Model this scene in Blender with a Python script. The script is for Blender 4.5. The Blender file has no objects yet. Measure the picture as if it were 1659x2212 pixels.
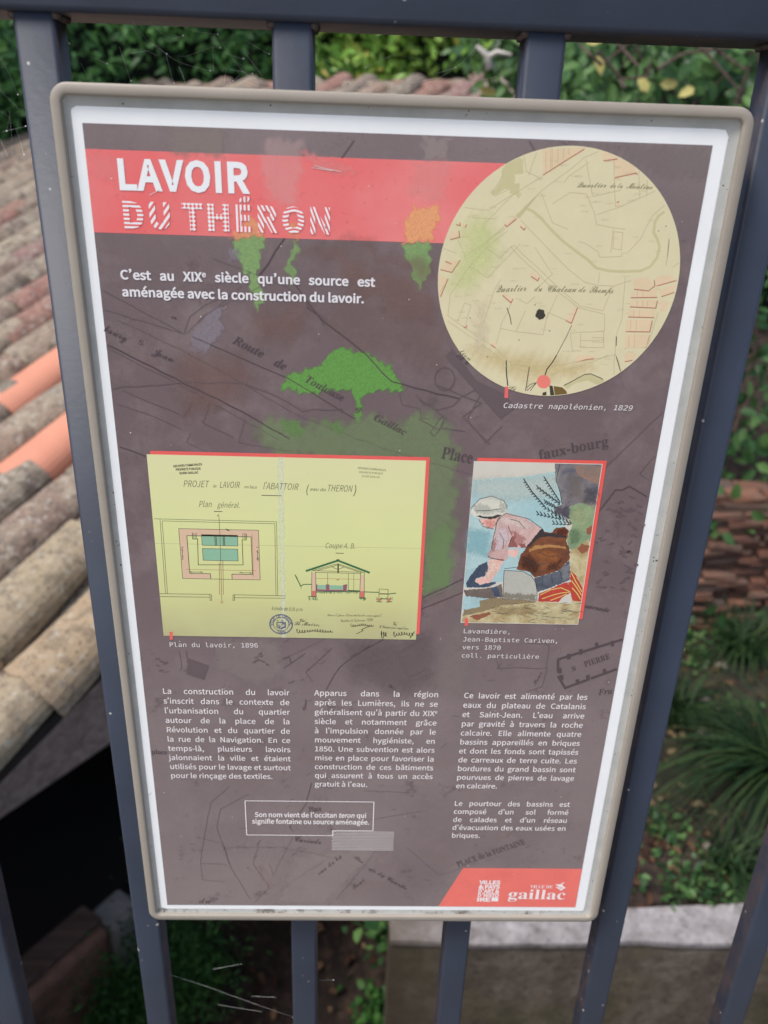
import bpy, bmesh, math, random, os
import numpy as np
from mathutils import Vector, Matrix
random.seed(7); RNG = np.random.default_rng(7)
SC = bpy.context.scene; COL = SC.collection

# ------------------------------------------------------------------ camera, light, exposure
CAM = np.array([0.13351, -0.42362, 0.50709])
RIGHT = np.array([.99929, -.02001, .03191]); DOWN = np.array([.02093, -.40916, -.91222]); FWD = np.array([.03131, .91224, -.40845])
F_PX, CX, CY = 1745.0, 829.5, 1106.0          # survey units: a 1659 x 2212 frame
cd = bpy.data.cameras.new('camera'); cam = bpy.data.objects.new('camera', cd); COL.objects.link(cam)
cam.matrix_world = Matrix(((RIGHT[0], -DOWN[0], -FWD[0], CAM[0]), (RIGHT[1], -DOWN[1], -FWD[1], CAM[1]), (RIGHT[2], -DOWN[2], -FWD[2], CAM[2]), (0, 0, 0, 1)))
cd.sensor_fit = 'VERTICAL'; cd.sensor_height = 36.0; cd.lens = F_PX / 2212 * 36.0
cd.clip_start = 0.02; cd.clip_end = 200
cd.dof.use_dof = True; cd.dof.focus_distance = 0.470; cd.dof.aperture_fstop = (cd.lens / 1000) / 0.0035
SC.camera = cam
w = bpy.data.worlds.new('World'); SC.world = w; w.use_nodes = True
nt = w.node_tree; bg = nt.nodes['Background']; sky = nt.nodes.new('ShaderNodeTexSky'); sky.sky_type = 'NISHITA'; sky.sun_disc = False
SUN_EL, SUN_AZ = math.radians(58), math.radians(232)      # compass-like azimuth, clockwise from +Y
sky.sun_elevation = SUN_EL; sky.sun_rotation = SUN_AZ; sky.air_density = 1.0; sky.dust_density = 4.0; sky.ozone_density = 1.0
nt.links.new(sky.outputs[0], bg.inputs[0]); bg.inputs[1].default_value = 0.13
sl = bpy.data.lights.new('sun', 'SUN'); sl.energy = 1.9; sl.angle = math.radians(14); sl.color = (1, .97, .93)
so = bpy.data.objects.new('sun', sl); COL.objects.link(so)
sd = Vector((math.sin(SUN_AZ) * math.cos(SUN_EL), math.cos(SUN_AZ) * math.cos(SUN_EL), math.sin(SUN_EL)))
so.rotation_euler = sd.to_track_quat('Z', 'Y').to_euler(); so.location = sd * 12
SC.view_settings.view_transform = 'Standard'; SC.view_settings.look = 'None'; SC.view_settings.gamma = 1; SC.view_settings.use_curve_mapping = False
SC.view_settings.exposure = 0.52
SC.render.engine = 'CYCLES'; SC.cycles.max_bounces = 6; SC.cycles.transparent_max_bounces = 12
try: SC.cycles.use_denoising = True
except Exception: pass

# ------------------------------------------------------------------ helpers
def lin(c): return tuple((x / 255 / 12.92 if x / 255 <= .04045 else ((x / 255 + .055) / 1.055) ** 2.4) for x in c)
def ray(x, y): return RIGHT * ((x - CX) / F_PX) + DOWN * ((y - CY) / F_PX) + FWD
def at(x, y, Y=None, Z=None):
    """where a surveyed sight line meets the vertical plane y=Y or the level z=Z"""
    d = ray(x, y); k = (Y - CAM[1]) / d[1] if Y is not None else (Z - CAM[2]) / d[2]
    return CAM + k * d
HM = np.array([[-0.4640531661604841, -0.025797931102592164, 0.24468400047415334], [-0.009721446494916354, 0.726230298532258, -0.44341132650028986], [-8.331146630770336e-06, 0.0001863400994717157, -0.0005228290608422226]])
HI = np.linalg.inv(HM); PW, PH = 0.300, 0.5143
def pan(x, y):
    q = HI @ np.array([x - CX, y - CY, 1.0]); return (q[0] / q[2] * PW, q[1] / q[2] * PH)
def crop(x0, y0, s): return lambda x, y: pan((x0 + x / s) * .540039, (y0 + y / s) * .540039)
cD = lambda x, y: pan(x, y)
cA = crop(1700, 540, 1.56509); cB = crop(560, 1780, 1.40593); cB2 = crop(560, 1780, 2.765); cB3 = crop(1100, 2100, 2.5922)
cC = crop(1780, 1780, 2.37); cT = crop(600, 2700, .921667); cE = crop(330, 560, 1.185); cF = crop(330, 1200, 1.056688)
cG = crop(1750, 3400, 2.5523); c6 = crop(600, 2580, 1.84333); c7 = crop(1400, 2500, 1.43017); c8 = crop(560, 3000, 1.23806)
cR = crop(1536, 0, 1.08008); c5 = crop(2000, 1600, 2.37)

def tag(o, label=None, cat=None, group=None, kind=None):
    if label: o['label'] = label
    if cat: o['category'] = cat
    if group: o['group'] = group
    if kind: o['kind'] = kind
    return o
def empty(name, loc=(0, 0, 0), rz=0, **k):
    o = bpy.data.objects.new(name, None); o.location = loc; o.rotation_euler = (0, 0, rz); o.empty_display_size = .05; COL.objects.link(o); return tag(o, **k)
def link(name, me, mat=None, parent=None, **k):
    o = bpy.data.objects.new(name, me); COL.objects.link(o)
    if mat is not None and not me.materials: me.materials.append(mat)
    if parent is not None:
        o.parent = parent; o.matrix_parent_inverse = Matrix.Translation(-Vector(parent.location)) if parent.type == 'EMPTY' and not parent.parent else Matrix.Identity(4)
    return tag(o, **k)
def mesh(name, V, Fc, smooth=False):
    me = bpy.data.meshes.new(name); me.from_pydata([tuple(map(float, v)) for v in V], [], [tuple(f) for f in Fc]); me.update()
    if smooth: me.polygons.foreach_set('use_smooth', [True] * len(me.polygons))
    return me
class MB:
    def __init__(s): s.V = []; s.F = []
    def add(s, V, Fc):
        b = len(s.V); s.V += [tuple(v) for v in V]; s.F += [tuple(i + b for i in f) for f in Fc]; return s
    def box(s, x0, x1, y0, y1, z0, z1, M=None):
        V = [(x, y, z) for z in (z0, z1) for y in (y0, y1) for x in (x0, x1)]
        if M is not None: V = [tuple(M @ Vector(v)) for v in V]
        return s.add(V, [(0, 2, 3, 1), (4, 5, 7, 6), (0, 1, 5, 4), (2, 6, 7, 3), (0, 4, 6, 2), (1, 3, 7, 5)])
    def tube(s, pts, r, n=6, r2=None):
        pts = [Vector(p) for p in pts]; N = len(pts); rings = []
        for i, p in enumerate(pts):
            d = (pts[min(i + 1, N - 1)] - pts[max(i - 1, 0)])
            if d.length < 1e-9: d = Vector((0, 0, 1))
            d.normalize(); a = d.cross(Vector((0, 0, 1)) if abs(d.z) < .9 else Vector((1, 0, 0))).normalized(); b = d.cross(a)
            rr = r if r2 is None else r + (r2 - r) * i / (N - 1)
            rings.append([p + (a * math.cos(2 * math.pi * k / n) + b * math.sin(2 * math.pi * k / n)) * rr for k in range(n)])
        V = [v for rg in rings for v in rg]; Fc = []
        for i in range(N - 1):
            for k in range(n): Fc.append((i * n + k, i * n + (k + 1) % n, (i + 1) * n + (k + 1) % n, (i + 1) * n + k))
        Fc.append(tuple(range(n))[::-1]); Fc.append(tuple((N - 1) * n + k for k in range(n)))
        return s.add(V, Fc)
    def build(s, name, mat, parent=None, smooth=False, **k): return link(name, mesh(name, s.V, s.F, smooth), mat, parent, **k)
def bevel(o, wd, seg=2):
    bm = bmesh.new(); bm.from_mesh(o.data)
    bmesh.ops.bevel(bm, geom=[e for e in bm.edges], offset=wd, segments=seg, affect='EDGES', profile=.5)
    bm.to_mesh(o.data); bm.free(); return o

# ---- materials
def newmat(name):
    m = bpy.data.materials.new(name); m.use_nodes = True; nt = m.node_tree
    return m, nt, nt.nodes['Principled BSDF']
def nd(nt, typ, **k):
    n = nt.nodes.new(typ)
    for a, b in k.items():
        if a.startswith('i_'):
            key = a[2:]; n.inputs[int(key) if key.isdigit() else key.replace('_', ' ')].default_value = b
        else: setattr(n, a, b)
    return n
def ramp(nt, fac, stops):
    r = nt.nodes.new('ShaderNodeValToRGB'); e = r.color_ramp.elements
    while len(e) < len(stops): e.new(.5)
    for i, (p, c) in enumerate(stops): e[i].position = p; e[i].color = tuple(c) + (1,)
    nt.links.new(fac, r.inputs[0]); return r.outputs[0]
def mixc(nt, fac, a, b, mode='MIX'):
    m = nt.nodes.new('ShaderNodeMix'); m.data_type = 'RGBA'; m.blend_type = mode
    for sock, val in ((m.inputs[0], fac), (m.inputs[6], a), (m.inputs[7], b)):
        if hasattr(val, 'is_linked') or isinstance(val, bpy.types.NodeSocket): nt.links.new(val, sock)
        elif isinstance(val, (int, float)): sock.default_value = val
        else: sock.default_value = tuple(val) + (1,)
    return m.outputs[2]
def noise(nt, scale, detail=4, rough=.6, co=None, dist=0):
    n = nd(nt, 'ShaderNodeTexNoise'); n.inputs['Scale'].default_value = scale; n.inputs['Detail'].default_value = detail; n.inputs['Roughness'].default_value = rough; n.inputs['Distortion'].default_value = dist
    if co is None: co = nd(nt, 'ShaderNodeTexCoord').outputs['Object']
    nt.links.new(co, n.inputs['Vector']); return n.outputs[0]
def bump(nt, bs, h, strength, dist):
    b = nd(nt, 'ShaderNodeBump'); b.inputs['Strength'].default_value = strength; b.inputs['Distance'].default_value = dist
    nt.links.new(h, b.inputs['Height']); nt.links.new(b.outputs[0], bs.inputs['Normal'])
def printed(name, rgb, rough=.38, var=.08, k=1.0):
    """ink on the laminated sheet"""
    m, nt, bs = newmat(name); c = np.array(lin(rgb)) * k
    n = noise(nt, 55, 5, .65); c1 = ramp(nt, n, [(.3, tuple(c * (1 - var))), (.7, tuple(np.minimum(c * (1 + var), .9)))])
    nt.links.new(c1, bs.inputs['Base Color']); bs.inputs['Roughness'].default_value = rough; bs.inputs['Specular IOR Level'].default_value = .35
    return m
PM = {}
def ink(r, g, b, var=.04):
    key = (r, g, b, var)
    if key not in PM: PM[key] = printed('ink_%d_%d_%d' % (r, g, b), (r, g, b), var=var)
    return PM[key]
def translucent_patch_mat(rgb, alpha, fine=.18):
    key = ('st', rgb, alpha)
    if key in PM: return PM[key]
    m, nt, bs = newmat('translucent_patch'); bs.inputs['Base Color'].default_value = lin(rgb) + (1,); bs.inputs['Roughness'].default_value = .45
    at_ = nd(nt, 'ShaderNodeAttribute', attribute_name='cover'); mu = nd(nt, 'ShaderNodeMath', operation='MULTIPLY'); nt.links.new(at_.outputs['Fac'], mu.inputs[0])
    n = noise(nt, 900, 2, .5); r = ramp(nt, n, [(.35, (1 - fine,) * 3), (.6, (1, 1, 1))]); mu2 = nd(nt, 'ShaderNodeMath', operation='MULTIPLY'); nt.links.new(r, mu2.inputs[0]); mu2.inputs[1].default_value = alpha
    nt.links.new(mu2.outputs[0], mu.inputs[1]); nt.links.new(mu.outputs[0], bs.inputs['Alpha']); PM[key] = m; return m

def simple(name, rgb=None, rough=.6, spec=.4, var=.15, nscale=20, bumps=None, albedo=None, metallic=0):
    m, nt, bs = newmat(name); c = np.array(albedo if albedo is not None else lin(rgb))
    n = noise(nt, nscale, 6, .65); nt.links.new(ramp(nt, n, [(.3, tuple(c * (1 - var))), (.72, tuple(c * (1 + var)))]), bs.inputs['Base Color'])
    bs.inputs['Roughness'].default_value = rough; bs.inputs['Specular IOR Level'].default_value = spec; bs.inputs['Metallic'].default_value = metallic
    if bumps: bump(nt, bs, noise(nt, bumps[0], 5, .6), bumps[1], bumps[2])
    return m
def leaf_mat(name, dark, mid, light, rough=.38, yellow=None):
    m, nt, bs = newmat(name)
    g = nd(nt, 'ShaderNodeNewGeometry'); oi = nd(nt, 'ShaderNodeObjectInfo')
    ad = nd(nt, 'ShaderNodeMath', operation='ADD'); nt.links.new(g.outputs['Random Per Island'], ad.inputs[0]); nt.links.new(oi.outputs['Random'], ad.inputs[1])
    fr = nd(nt, 'ShaderNodeMath', operation='FRACT'); nt.links.new(ad.outputs[0], fr.inputs[0])
    stops = [(0, dark), (.45, mid), (.88 if yellow else 1.0, light)]
    if yellow: stops.append((.97, yellow))
    nt.links.new(ramp(nt, fr.outputs[0], stops), bs.inputs['Base Color']); bs.inputs['Roughness'].default_value = rough + .08; bs.inputs['Specular IOR Level'].default_value = .3
    tr = nd(nt, 'ShaderNodeBsdfTranslucent'); tr.inputs[0].default_value = tuple(np.array(light) * 1.1) + (1,); mx = nd(nt, 'ShaderNodeMixShader'); mx.inputs[0].default_value = .25
    nt.links.new(bs.outputs[0], mx.inputs[1]); nt.links.new(tr.outputs[0], mx.inputs[2]); nt.links.new(mx.outputs[0], nt.nodes['Material Output'].inputs[0])
    return m

def metal_paint():
    m, nt, bs = newmat('anthracite_paint'); co = nd(nt, 'ShaderNodeTexCoord').outputs['Object']
    c = np.array((.024, .033, .055)); n = noise(nt, 14, 6, .6, co)
    base = ramp(nt, n, [(.3, tuple(c * .85)), (.7, tuple(c * 1.18))])
    g = nd(nt, 'ShaderNodeNewGeometry'); sx = nd(nt, 'ShaderNodeSeparateXYZ'); nt.links.new(g.outputs['Normal'], sx.inputs[0])
    # rough purplish-brown grime clings to the sides and undersides, not to the rubbed front faces
    ab = nd(nt, 'ShaderNodeMath', operation='ABSOLUTE'); nt.links.new(sx.outputs[1], ab.inputs[0])
    side = ramp(nt, ab.outputs[0], [(.25, (1, 1, 1)), (.7, (0, 0, 0))]); n2 = noise(nt, 60, 6, .7, co); m2 = ramp(nt, n2, [(.42, (.15,) * 3), (.62, (.85,) * 3)])
    mu = nd(nt, 'ShaderNodeMath', operation='MULTIPLY'); nt.links.new(side, mu.inputs[0]); nt.links.new(m2, mu.inputs[1])
    col = mixc(nt, mu.outputs[0], base, (.075, .055, .055))
    vo = nd(nt, 'ShaderNodeTexVoronoi'); vo.inputs['Scale'].default_value = 120; nt.links.new(co, vo.inputs['Vector'])
    n3 = noise(nt, 45, 2, .5, co); sp = nd(nt, 'ShaderNodeMath', operation='SUBTRACT'); nt.links.new(n3, sp.inputs[0]); nt.links.new(vo.outputs['Distance'], sp.inputs[1])
    spk = ramp(nt, sp.outputs[0], [(.50, (0, 0, 0)), (.56, (1, 1, 1))]); col = mixc(nt, spk, col, (.32, .32, .31))
    nt.links.new(col, bs.inputs['Base Color']); bs.inputs['Roughness'].default_value = .5; bs.inputs['Specular IOR Level'].default_value = .4
    bump(nt, bs, noise(nt, 260, 4, .6, co), .18, .0006); return m
M_PAINT = metal_paint()
M_WELD = simple('weld_bead', albedo=(.06, .045, .04), rough=.6, nscale=200, var=.5, bumps=(300, .6, .001))

# ---- lettering
FD = os.path.join(bpy.utils.system_resource('DATAFILES') or '', 'fonts')
FN = {'sans': 'Noto Sans CJK Regular.woff2', 'mono': 'DejaVuSansMono.woff2', 'math': 'NotoSansMath-Regular.woff2'}
FONTS = {}
for k_, v_ in FN.items():
    try: FONTS[k_] = bpy.data.fonts.load(os.path.join(FD, v_))
    except Exception: FONTS[k_] = None
GL = {}
def _curve(ch, font, off):
    cu = bpy.data.curves.new('glyph', 'FONT'); cu.body = ch; cu.resolution_u = 3; cu.offset = off
    if FONTS.get(font): cu.font = FONTS[font]
    ob = bpy.data.objects.new('glyph', cu); COL.objects.link(ob)
    dg = bpy.context.evaluated_depsgraph_get(); dg.update(); e = ob.evaluated_get(dg); me = e.to_mesh()
    V = np.array([(v.co.x, v.co.y) for v in me.vertices]) if len(me.vertices) else np.zeros((0, 2)); Fc = [tuple(p.vertices) for p in me.polygons]
    e.to_mesh_clear(); bpy.data.objects.remove(ob); bpy.data.curves.remove(cu); return V, Fc
BAR = {}
def glyph(ch, font, off=0.0):
    key = (ch, font, off)
    if key not in GL:
        if font not in BAR: BAR[font] = _curve('|', font, 0)[0][:, 0].max()
        V, Fc = _curve(ch, font, off) if ch.strip() else (np.zeros((0, 2)), [])
        adv = _curve(ch + '|', font, 0)[0][:, 0].max() - BAR[font]
        if ch == '’' and len(V): adv = (V[:, 0].max() - V[:, 0].min()) * 1.5; V = V - np.array([V[:, 0].min() - adv * .17, 0])
        GL[key] = (V, Fc, adv)
    return GL[key]
def layout(txt, font, off=0.0, track=0.0, shear=0.0, space=None):
    V = []; Fc = []; x = 0.0; n = 0
    for ch in txt:
        if ch == ' ':
            x += space if space is not None else glyph(' ', font, 0)[2]; continue
        g = glyph(ch, font, off)
        if len(g[0]):
            P = g[0].copy(); P[:, 0] += x + P[:, 1] * shear; V.append(P); Fc += [tuple(i + n for i in f) for f in g[1]]; n += len(P)
        x += g[2] + track
    return (np.vstack(V) if V else np.zeros((0, 2))), Fc, x - track
CAPH = {}
def caph(font, off=0.0):
    if font not in CAPH: CAPH[font] = glyph('H', font, 0)[0][:, 1].max()
    return CAPH[font]
SIGN = empty('information_sign', (.15, .012, .2571), label='portrait enamel information panel headed LAVOIR DU THÉRON in a taupe frame on the railing', cat='sign')
Y0 = -0.0002; DY = -0.00005
def lay(k): return Y0 + DY * k
def flat(name, V, Fc, k, mat, **kw):
    V = np.asarray(V, float)
    # every printed patch faces the reader (-Y)
    out = []
    for f in Fc:
        a = 0.0
        for i in range(len(f)): p = V[f[i]]; q = V[f[(i + 1) % len(f)]]; a += p[0] * q[1] - q[0] * p[1]
        out.append(f if a > 0 else f[::-1])
    return link(name, mesh(name, [(p[0], lay(k) + (p[2] if len(p) > 2 else 0), p[1]) for p in V], out), mat, SIGN, **kw)
class Ink:
    """gathers flat shapes printed in one colour"""
    def __init__(s): s.V = []; s.F = []
    def put(s, V, Fc): b = len(s.V); s.c = getattr(s, 'c', 0) + 1; s.V += [(v[0], v[1], (s.c % 24) * -7e-7) for v in V]; s.F += [tuple(i + b for i in f) for f in Fc]; return s
    def poly(s, pts): return s.put(pts, [tuple(range(len(pts)))])
    def line(s, pts, wd=.0004, closed=False):
        P = [np.array(p, float) for p in pts]
        P = [p for i, p in enumerate(P) if i == 0 or np.linalg.norm(p - P[i - 1]) > 1e-7]
        if closed and len(P) > 2: P.append(P[0])
        if len(P) < 2: return s
        N = len(P); L_, R_ = [], []
        for i in range(N):
            a = P[i] - P[i - 1] if i else (P[-1] - P[-2] if closed else P[1] - P[0]); b = P[i + 1] - P[i] if i < N - 1 else (P[1] - P[0] if closed else a)
            a = a / np.linalg.norm(a); b = b / np.linalg.norm(b); t = a + b; m = np.linalg.norm(t); t = t / m if m > .3 else b
            n = np.array([-t[1], t[0]]); k = wd / 2 / max(.5, abs(float(n @ np.array([-b[1], b[0]]))))
            L_.append(P[i] + n * k); R_.append(P[i] - n * k)
        return s.put(L_ + R_, [(i, N + i, N + i + 1, i + 1) for i in range(N - 1)])
    def wob(s, pts, wd=.0004, amp=.0006, closed=False):
        P = [np.array(p, float) for p in pts]; out = []
        if closed: P.append(P[0])
        for a, b in zip(P[:-1], P[1:]):
            n = max(1, int(np.linalg.norm(b - a) / .006))
            for i in range(n): out.append(a + (b - a) * i / n + (RNG.normal(0, amp, 2) if i else 0))
        out.append(P[-1]); return s.line(out, wd)
    def text(s, txt, bl, br, cap, font='sans', off=0.0, shear=0.0, track=0.0, space=None, ref=None):
        """fit a line between two baseline ends with the given capital height (m)"""
        V, Fc, adv = layout(txt, font, off, track, shear, space)
        if not len(V): return s
        bl = np.array(bl); br = np.array(br); d = br - bl; L = np.linalg.norm(d); d /= L; n = np.array([-d[1], d[0]])
        x0, x1 = V[:, 0].min(), V[:, 0].max(); sx = L / (x1 - x0); sy = cap / caph(font)
        return s.put([bl + d * ((v[0] - x0) * sx) + n * (v[1] * sy) for v in V], Fc)
    def build(s, name, k, mat, **kw): return flat(name, s.V, s.F, k, mat, **kw) if s.V else None
def txt3(I, txt, c, bl, br, top, **kw):
    a = np.array(c(*bl)); b = np.array(c(*br)); t = np.array(c(*top)); d = (b - a) / np.linalg.norm(b - a); n = np.array([-d[1], d[0]])
    I.text(txt, a, b, float((t - a) @ n), **kw)

# ================================================================== LARGE STRUCTURE
# street side behind the reader, lower washhouse ground, garden terrace
M_STREET = simple('street_gravel_asphalt', albedo=(.24, .225, .20), rough=.9, nscale=30, var=.25, bumps=(90, .5, .004))
link('street_pavement', mesh('street_pavement', [(-40, -40, -.9), (40, -40, -.9), (40, -.12, -.9), (-40, -.12, -.9)], [(0, 1, 2, 3)]), M_STREET, kind='structure')
def soil_mat():
    m, nt, bs = newmat('damp_soil'); co = nd(nt, 'ShaderNodeTexCoord').outputs['Object']
    a = ramp(nt, noise(nt, 9, 8, .7, co), [(.3, (.012, .009, .008)), (.5, (.035, .022, .018)), (.72, (.085, .055, .042))])
    vo = nd(nt, 'ShaderNodeTexVoronoi'); vo.inputs['Scale'].default_value = 38; nt.links.new(co, vo.inputs['Vector'])
    c = ramp(nt, noise(nt, 25, 3, .6, co), [(.5, (0, 0, 0)), (.64, (.6,) * 3)]); col = mixc(nt, c, a, (.11, .07, .05))
    nt.links.new(col, bs.inputs['Base Color']); bs.inputs['Roughness'].default_value = .95; bump(nt, bs, noise(nt, 40, 8, .7, co), .9, .03); return m
M_SOIL = soil_mat()
def ground(name, x0, x1, y0, y1, z, amp, n=60, fn=None):
    V = []; Fc = []
    for j in range(n + 1):
        for i in range(n + 1):
            x = x0 + (x1 - x0) * i / n; y = y0 + (y1 - y0) * j / n
            V.append((x, y, z + amp * (math.sin(x * 7.1 + y * 3.3) + math.sin(y * 9.7 - x * 4.1) + .6 * math.sin(x * 23 + y * 17)) / 2.6 + (fn(x, y) if fn else 0)))
    for j in range(n):
        for i in range(n): a = j * (n + 1) + i; Fc.append((a, a + 1, a + n + 2, a + n + 1))
    return link(name, mesh(name, V, Fc, True), M_SOIL, kind='structure')
ground('lower_ground', -30, 30, .12, 60, -2.05, .03, 120)
TZ = -1.34
ground('garden_ground', .27, 8, 1.06, 12, TZ, .012, 70, lambda x, y: .10 * max(0, y - 2.6))

# ---- the washhouse: roof plane frame (U up the slope, V along the ridge)
az, slp = math.radians(56), math.radians(20)
UH = Vector((math.cos(az), math.sin(az), 0)); U = Vector((UH.x * math.cos(slp), UH.y * math.cos(slp), math.sin(slp))); VV = Vector((-UH.y, UH.x, 0)); NN = U.cross(VV)
R0 = Vector((-.6229, 1.0939, -.5686)) - NN * .055
def rp(u, v, h=0): return R0 + U * u + VV * v + NN * h
WH = empty('washhouse', (R0.x, R0.y, -2.05), label='open sided washhouse under an old canal tile roof below the railing', cat='building')
def tilemat(name, stops, moss=.5, spots=.5):
    m, nt, bs = newmat(name); co = nd(nt, 'ShaderNodeTexCoord').outputs['Object']; oi = nd(nt, 'ShaderNodeObjectInfo')
    ad = nd(nt, 'ShaderNodeVectorMath', operation='ADD'); nt.links.new(co, ad.inputs[0]); cb = nd(nt, 'ShaderNodeCombineXYZ')
    mu = nd(nt, 'ShaderNodeMath', operation='MULTIPLY'); mu.inputs[1].default_value = 37; nt.links.new(oi.outputs['Random'], mu.inputs[0]); nt.links.new(mu.outputs[0], cb.inputs[0]); nt.links.new(mu.outputs[0], cb.inputs[1]); nt.links.new(cb.outputs[0], ad.inputs[1]); cc = ad.outputs[0]
    base = ramp(nt, oi.outputs['Random'], stops)
    n1 = noise(nt, 11, 6, .7, cc); col = mixc(nt, ramp(nt, n1, [(.40, (0, 0, 0)), (.58, (moss * 1.1,) * 3)]), base, (.33, .285, .21))
    n2 = noise(nt, 26, 6, .75, cc); col = mixc(nt, ramp(nt, n2, [(.47, (0, 0, 0)), (.6, (spots * 1.3,) * 3)]), col, (.045, .038, .034))
    n3 = noise(nt, 48, 4, .7, cc); col = mixc(nt, ramp(nt, n3, [(.56, (0, 0, 0)), (.62, (spots * 1.5,) * 3)]), col, (.42, .40, .35)); n6 = noise(nt, 90, 3, .7, cc); col = mixc(nt, ramp(nt, n6, [(.60, (0, 0, 0)), (.65, (.8,) * 3)]), col, (.02, .018, .016))
    n4 = noise(nt, 7, 3, .6, cc); col = mixc(nt, ramp(nt, n4, [(.5, (0, 0, 0)), (.7, (moss * .8,) * 3)]), col, (.22, .13, .10))
    nt.links.new(col, bs.inputs['Base Color']); bs.inputs['Roughness'].default_value = .85; bump(nt, bs, noise(nt, 60, 6, .7, cc), .5, .004); return m
M_OLD = tilemat('weathered_tile', [(0, (.17, .125, .10)), (.2, (.27, .21, .155)), (.4, (.12, .088, .08)), (.55, (.32, .27, .20)), (.7, (.15, .10, .082)), (.85, (.24, .16, .12)), (1, (.10, .085, .078))])
M_OCH = tilemat('ochre_tile', [(0, (.30, .22, .13)), (.5, (.30, .255, .18)), (1, (.32, .23, .14))], .25, .35)
M_RED = tilemat('reddish_tile', [(0, (.23, .10, .075)), (.5, (.26, .12, .10)), (1, (.20, .11, .11))], .25, .4)
M_NEW = simple('new_terracotta', albedo=(.55, .235, .155), rough=.75, nscale=9, var=.08, bumps=(120, .15, .001))
def tile_mesh(L, w0, w1, h0, h1, th, n=10, inv=False, name='tile'):
    V = []; K = 4
    for s in range(K + 1):
        t = s / K; x = t * L; wd = w0 + (w1 - w0) * t; hh = h0 + (h1 - h0) * t
        for side in (0, 1):
            for i in range(n + 1):
                a = math.pi * i / n; r = 1 - (th / (wd / 2)) * side; c = math.cos(a); sn = math.sin(a)
                c = math.copysign(abs(c) ** .9, c)
                V.append((x, -c * wd / 2 * r, (sn ** .85) * (hh - th * side) if not inv else -(sn ** .85) * (hh - th * side)))
    row = 2 * (n + 1); Fc = []
    for s in range(K):
        for i in range(n):
            a = s * row + i; b = a + row; Fc.append((a, b, b + 1, a + 1)); c = a + n + 1; d = c + row; Fc.append((c, c + 1, d + 1, d))
        a = s * row; Fc.append((a, a + n + 1, a + n + 1 + row, a + row)); a = s * row + n; Fc.append((a, a + row, a + row + n + 1, a + n + 1))
    for i in range(n):
        Fc.append((i, i + 1, n + 2 + i, n + 1 + i)); a = K * row + i; Fc.append((a, a + n + 1, a + n + 2, a + 1))
    return mesh(name, V, Fc, False)
deck = MB(); 
def slab(mb, u0, u1, v0, v1, h0, h1):
    V = [tuple(rp(u, v, h)) for h in (h0, h1) for v in (v0, v1) for u in (u0, u1)]; mb.add(V, [(0, 2, 3, 1), (4, 5, 7, 6), (0, 1, 5, 4), (2, 6, 7, 3), (0, 4, 6, 2), (1, 3, 7, 5)])
M_WOOD = None
def woodmat(name, c, sc=1.0):
    m, nt, bs = newmat(name); co = nd(nt, 'ShaderNodeTexCoord').outputs['Object']; mp = nd(nt, 'ShaderNodeMapping'); mp.inputs['Rotation'].default_value = (0, 0, -az); mp.inputs['Scale'].default_value = (2 * sc, 34 * sc, 34 * sc); nt.links.new(co, mp.inputs[0])
    c = np.array(c); n = noise(nt, 1.0, 7, .7, mp.outputs[0], .6); nt.links.new(ramp(nt, n, [(.25, tuple(c * .45)), (.5, tuple(c)), (.75, tuple(c * 1.5))]), bs.inputs['Base Color'])
    bs.inputs['Roughness'].default_value = .85; bump(nt, bs, n, .5, .006); return m
M_WOOD = woodmat('weathered_oak', (.42, .29, .235)); M_DARKWOOD = woodmat('shaded_oak', (.03, .022, .018))  # second oak is a dark copy with the under-roof shade in its colour
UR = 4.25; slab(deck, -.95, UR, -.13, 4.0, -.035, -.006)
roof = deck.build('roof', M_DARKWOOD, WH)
P, NR, EX = .2, 20, .345
VR = [-.075, .155, .375, .59, .80] + [1.0 + .2 * q for q in range(16)]
basis = Matrix((U, VV, NN)).transposed().to_4x4()
def roughen(me, k):
    ph = [random.uniform(0, 6) for _ in range(8)]
    for v in me.vertices:
        x, y, z = v.co; e = max(0, 1 - x / .05)      # the lower lip is chipped and uneven
        v.co.x += e * .0035 * (math.sin(y * 70 + ph[0]) + .7 * math.sin(y * 160 + ph[1])) * k
        v.co.z += .0028 * k * math.sin(x * 17 + ph[2]) * math.sin(y * 40 + ph[3]); v.co.y += .003 * k * math.sin(x * 11 + ph[4])
    return me
cover = [roughen(tile_mesh(.43, .190 + d, .148 + d, .092 + e, .064, .016, 14, name='cover_tile'), 1) for d, e in ((0, 0), (.006, .004), (-.006, -.003), (.003, -.005), (-.003, .005), (.008, 0))]
plain_tile = tile_mesh(.43, .190, .148, .092, .064, .014, 16, name='cover_tile')
chan = tile_mesh(.43, .150, .178, .045, .052, .013, 6, True, 'channel_tile')
def place(me, name, u, v, h, mat, yaw=0, pitch=0):
    o = bpy.data.objects.new(name, me); COL.objects.link(o); o.parent = roof; o.matrix_parent_inverse = Matrix.Translation(-Vector(WH.location)) @ Matrix.Translation(Vector((0, 0, 0)))
    o.matrix_parent_inverse = Matrix.Identity(4)
    o.matrix_basis = Matrix.Translation(rp(u, v, h)) @ basis @ Matrix.Rotation(yaw, 4, 'Z') @ Matrix.Rotation(pitch, 4, 'Y')
    o.material_slots and None
    return o
def tint(me, mat):
    key = (me.name, mat.name)
    if key not in GL:
        c = me.copy(); c.materials.clear(); c.materials.append(mat); GL[key] = c
    return GL[key]
ROW_OFF = [random.uniform(-.22, .10) for _ in range(NR)]
ROW_OFF[0] = -.10
def roof_hit(px, py):
    d = Vector(ray(px, py)); c0 = Vector(CAM); k = (rp(0, 0, .06) - c0).dot(NN) / d.dot(NN); h = c0 + d * k - R0; return h.dot(U), h.dot(VV)
NEWT = {}
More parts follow.
